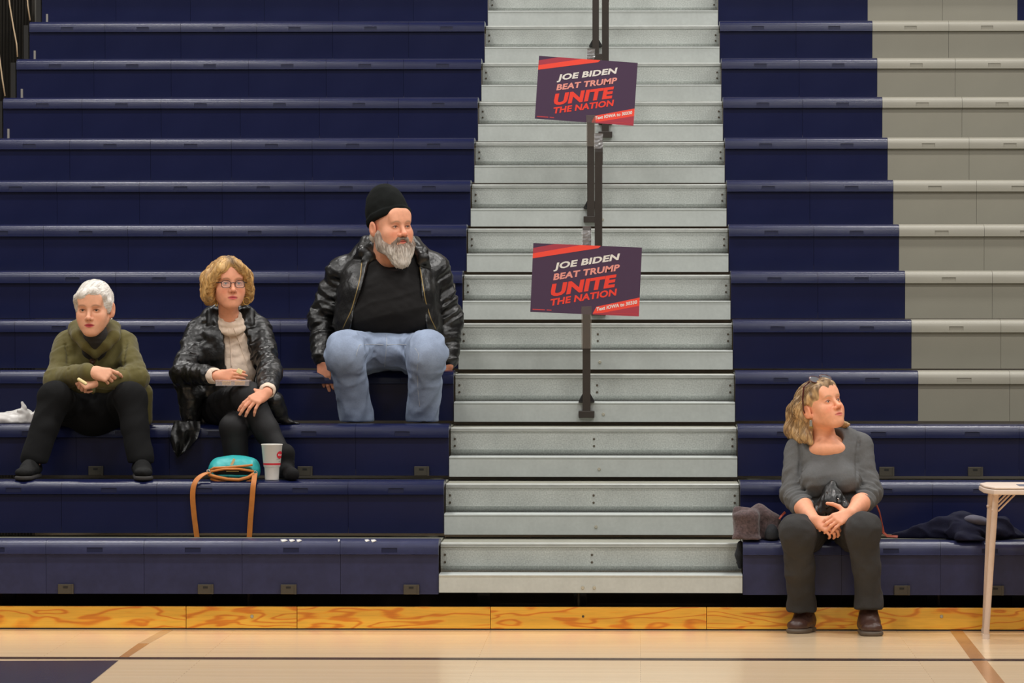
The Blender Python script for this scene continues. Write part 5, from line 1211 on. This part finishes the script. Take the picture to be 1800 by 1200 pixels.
# wool coat bundle at the aisle end of the front bench
z0 = .424; M['wool'] = mk('brown_wool', (78, 62, 62), rough=.95, var=(110, .45), var2=(11, .3), bump=(260, .6, .004), sheen=.2); M['wool_dark'] = mk('dark_knit', (34, 36, 40), rough=.95, var=(120, .2), bump=(240, .5, .003))
wb_ = empty('folded_coat', at(1330, 960, .15)); tag(wb_, 'brown wool coat bundled at the aisle end of the front bench', 'coat')
b = SDF(); b.box(at(1312, 925, .12), (.062, .10, .078), Frame((0, 0, 0), (0, -1, 0), (-.06, 0, 1)), .03, .02); b.rc(at(1298, 949, .03), at(1330, 953, .03), .028, .03, .02); b.rc(at(1296, 896, .08), at(1322, 900, .08), .020, .02, .02); b.rc(at(1292, 950, .02), at(1300, 930, .05), .016, .02, .02)
b.rc(at(1336, 902, .14), at(1350, 940, .14), .045, .055, .02); b.rc(at(1340, 896, .12), at(1362, 915, .1), .02, .03, .015); b.ell(at(1358, 938, .14), (.045, .09, .075), k=.02)
b.rc(at(1329, 895, .02), at(1338, 950, .0), .006, .006, .008, 's'); b.rc(at(1350, 918, .02), at(1344, 950, .0), .007, .007, .01, 's'); b.half((0, 0, z0 + .003), (0, 0, -1), .01); b.rough(.005, 22)
solid('coat_body', b, .0045, M['wool'], wb_)
b = SDF(); b.ell(at(1357, 942, .07), (.035, .05, .055), k=.02); b.rough(.003, 30); b.half((0, 0, z0 + .003), (0, 0, -1), .01); solid('coat_lining', b, .0045, M['wool_dark'], wb_)
xs_ = XR - .012; b = SDF(); b.chain([at(1301, 955, .10), at(1300, 975, .10), at(1301, 995, .11)], [.014, .020, .012], .01); b.rough(.002, 30); solid('coat_sleeve', b, .004, M['wool_dark'], wb_)

# navy jacket lying on the front bench
M['navycloth'] = mk('navy_cloth', (17, 18, 38), rough=.9, var=(30, .12), bump=(240, .4, .003), spec=.2); M['greylin'] = mk('grey_lining', (74, 72, 86), rough=.8, var=(30, .08))
nj = empty('jacket', at(1680, 955, .18)); tag(nj, 'navy cloth jacket crumpled on the front bench behind the table leg', 'jacket')
b = SDF(); b.chain([at(1572, 942, .20), at(1610, 937, .18), at(1650, 930, .17), at(1690, 925, .16)], [.008, .026, .045, .06], .03); b.ell(at(1705, 934, .14), (.12, .10, .058), k=.04); b.ell(at(1752, 934, .16), (.07, .09, .055), k=.03); b.chain([at(1760, 930, .16), at(1785, 943, .16), at(1800, 947, .18)], [.05, .025, .01], .03)
b.rc(at(1690, 950, .03), at(1722, 956, .01), .035, .030, .03); b.crease(at(1580, 940, .1), at(1790, 940, .1), .012, 7, 16, .2, 5); b.rough(.005, 14, True); b.half((0, 0, z0 + .002), (0, 0, -1), .01); b_nj = b; solid('jacket_body', b, .005, M['navycloth'], nj)
b = SDF(); b.ell(at(1716, 916, .13), (.068, .075, .028), Frame((0, 0, 0), (0, -1, .1), (.15, 0, 1)), k=.02); b.rough(.003, 18); solid('jacket_lining', b, .0045, M['greylin'], nj)

# folding table at the right edge
M['tabw'] = mk('putty_plastic', (214, 194, 178), rough=.45, var=(40, .03)); M['tableg'] = mk('putty_steel', (206, 182, 164), rough=.4, var=(30, .04))
tx0 = at(1725, 855, -.30)[0]; tz = .700; ty0, ty1 = -.62, -.02; tx1 = tx0 + 1.22
tb = empty('folding_table', ((tx0 + tx1) / 2, (ty0 + ty1) / 2, 0)); tag(tb, 'pale folding table with angled corners at the right edge of the court', 'table')
def table_slab(z0_, z1_, ins, name, mat):
    c_ = .035; o_ = [(tx0 + ins + c_, ty0 + ins), (tx1 - ins - c_, ty0 + ins), (tx1 - ins, ty0 + ins + .19), (tx1 - ins, ty1 - ins - .12), (tx1 - ins - c_, ty1 - ins), (tx0 + ins + c_, ty1 - ins), (tx0 + ins, ty1 - ins - .12), (tx0 + ins, ty0 + ins + .19)]
    bm = bmesh.new(); vs = [bm.verts.new((x, y, z0_)) for x, y in o_]; fc = bm.faces.new(vs); r = bmesh.ops.extrude_face_region(bm, geom=[fc]); bmesh.ops.translate(bm, verts=[v for v in r['geom'] if isinstance(v, bmesh.types.BMVert)], vec=(0, 0, z1_ - z0_))
    bmesh.ops.recalc_face_normals(bm, faces=bm.faces[:]); bmesh.ops.bevel(bm, geom=[e_ for e_ in bm.edges if abs(e_.verts[0].co.z - e_.verts[1].co.z) < 1e-5], offset=.005, segments=3, affect='EDGES', profile=.5)
    MB().bm(bm).build(name, mat, tb, smooth=True, angle=40)
table_slab(tz - .010, tz, .004, 'table_top', M['tabw']); table_slab(tz - .034, tz - .0115, 0.0, 'table_apron', M['tabw'])
def leg(xt, xb, y_, yb):
    lg = MB().tube([(xt, y_, tz - .034), (xt * .6 + xb * .4, y_ * .6 + yb * .4, .42), (xb, yb, .012)], [.0140, .0140, .0130], 16).build('leg', M['tableg'], tb, smooth=True, angle=50)
    MB().tube([(xb, yb, 0), (xb, yb, .022)], .0165, 16).build('foot_cap', M['tabw'], lg, smooth=True, angle=50); return lg
xa = at(1750, 870, -.47)[0]; xb_ = at(1733.5, 1118, -.47)[0]; xc_ = at(1740, 870, -.06)[0]; xd = at(1731, 1105, -.06)[0]
for (xt, xb2, y_, yb) in ((xa, xb_, -.50, -.47), (xc_, xd, -.13, -.06)):
    L_ = leg(xt, xb2, y_, yb)
    for k in (0, .022): MB().tube([(xt - .004 + k * .6, y_, .595 - k * .4), (xt + .065 + k, y_, tz - .036)], .0042, 8).build('brace', M['tableg'], L_, smooth=True)
    MB().tube([(xt - .02, y_, .592), (xt + .004, y_, .592)], .006, 8).build('brace_pin', M['tableg'], L_, smooth=True)
    m2 = tx0 + tx1; lg2 = leg(m2 - xt, m2 - xb2, y_, yb)
MB().box(tx0 + .16, tx0 + .60, -.50, -.30, tz, tz + .0015).build('leaflet', mk('leaflet_slate', (92, 94, 112), rough=.5)); lf = bpy.data.objects['leaflet']; tag(lf, 'dark printed leaflet lying flat on the folding table', 'leaflet')
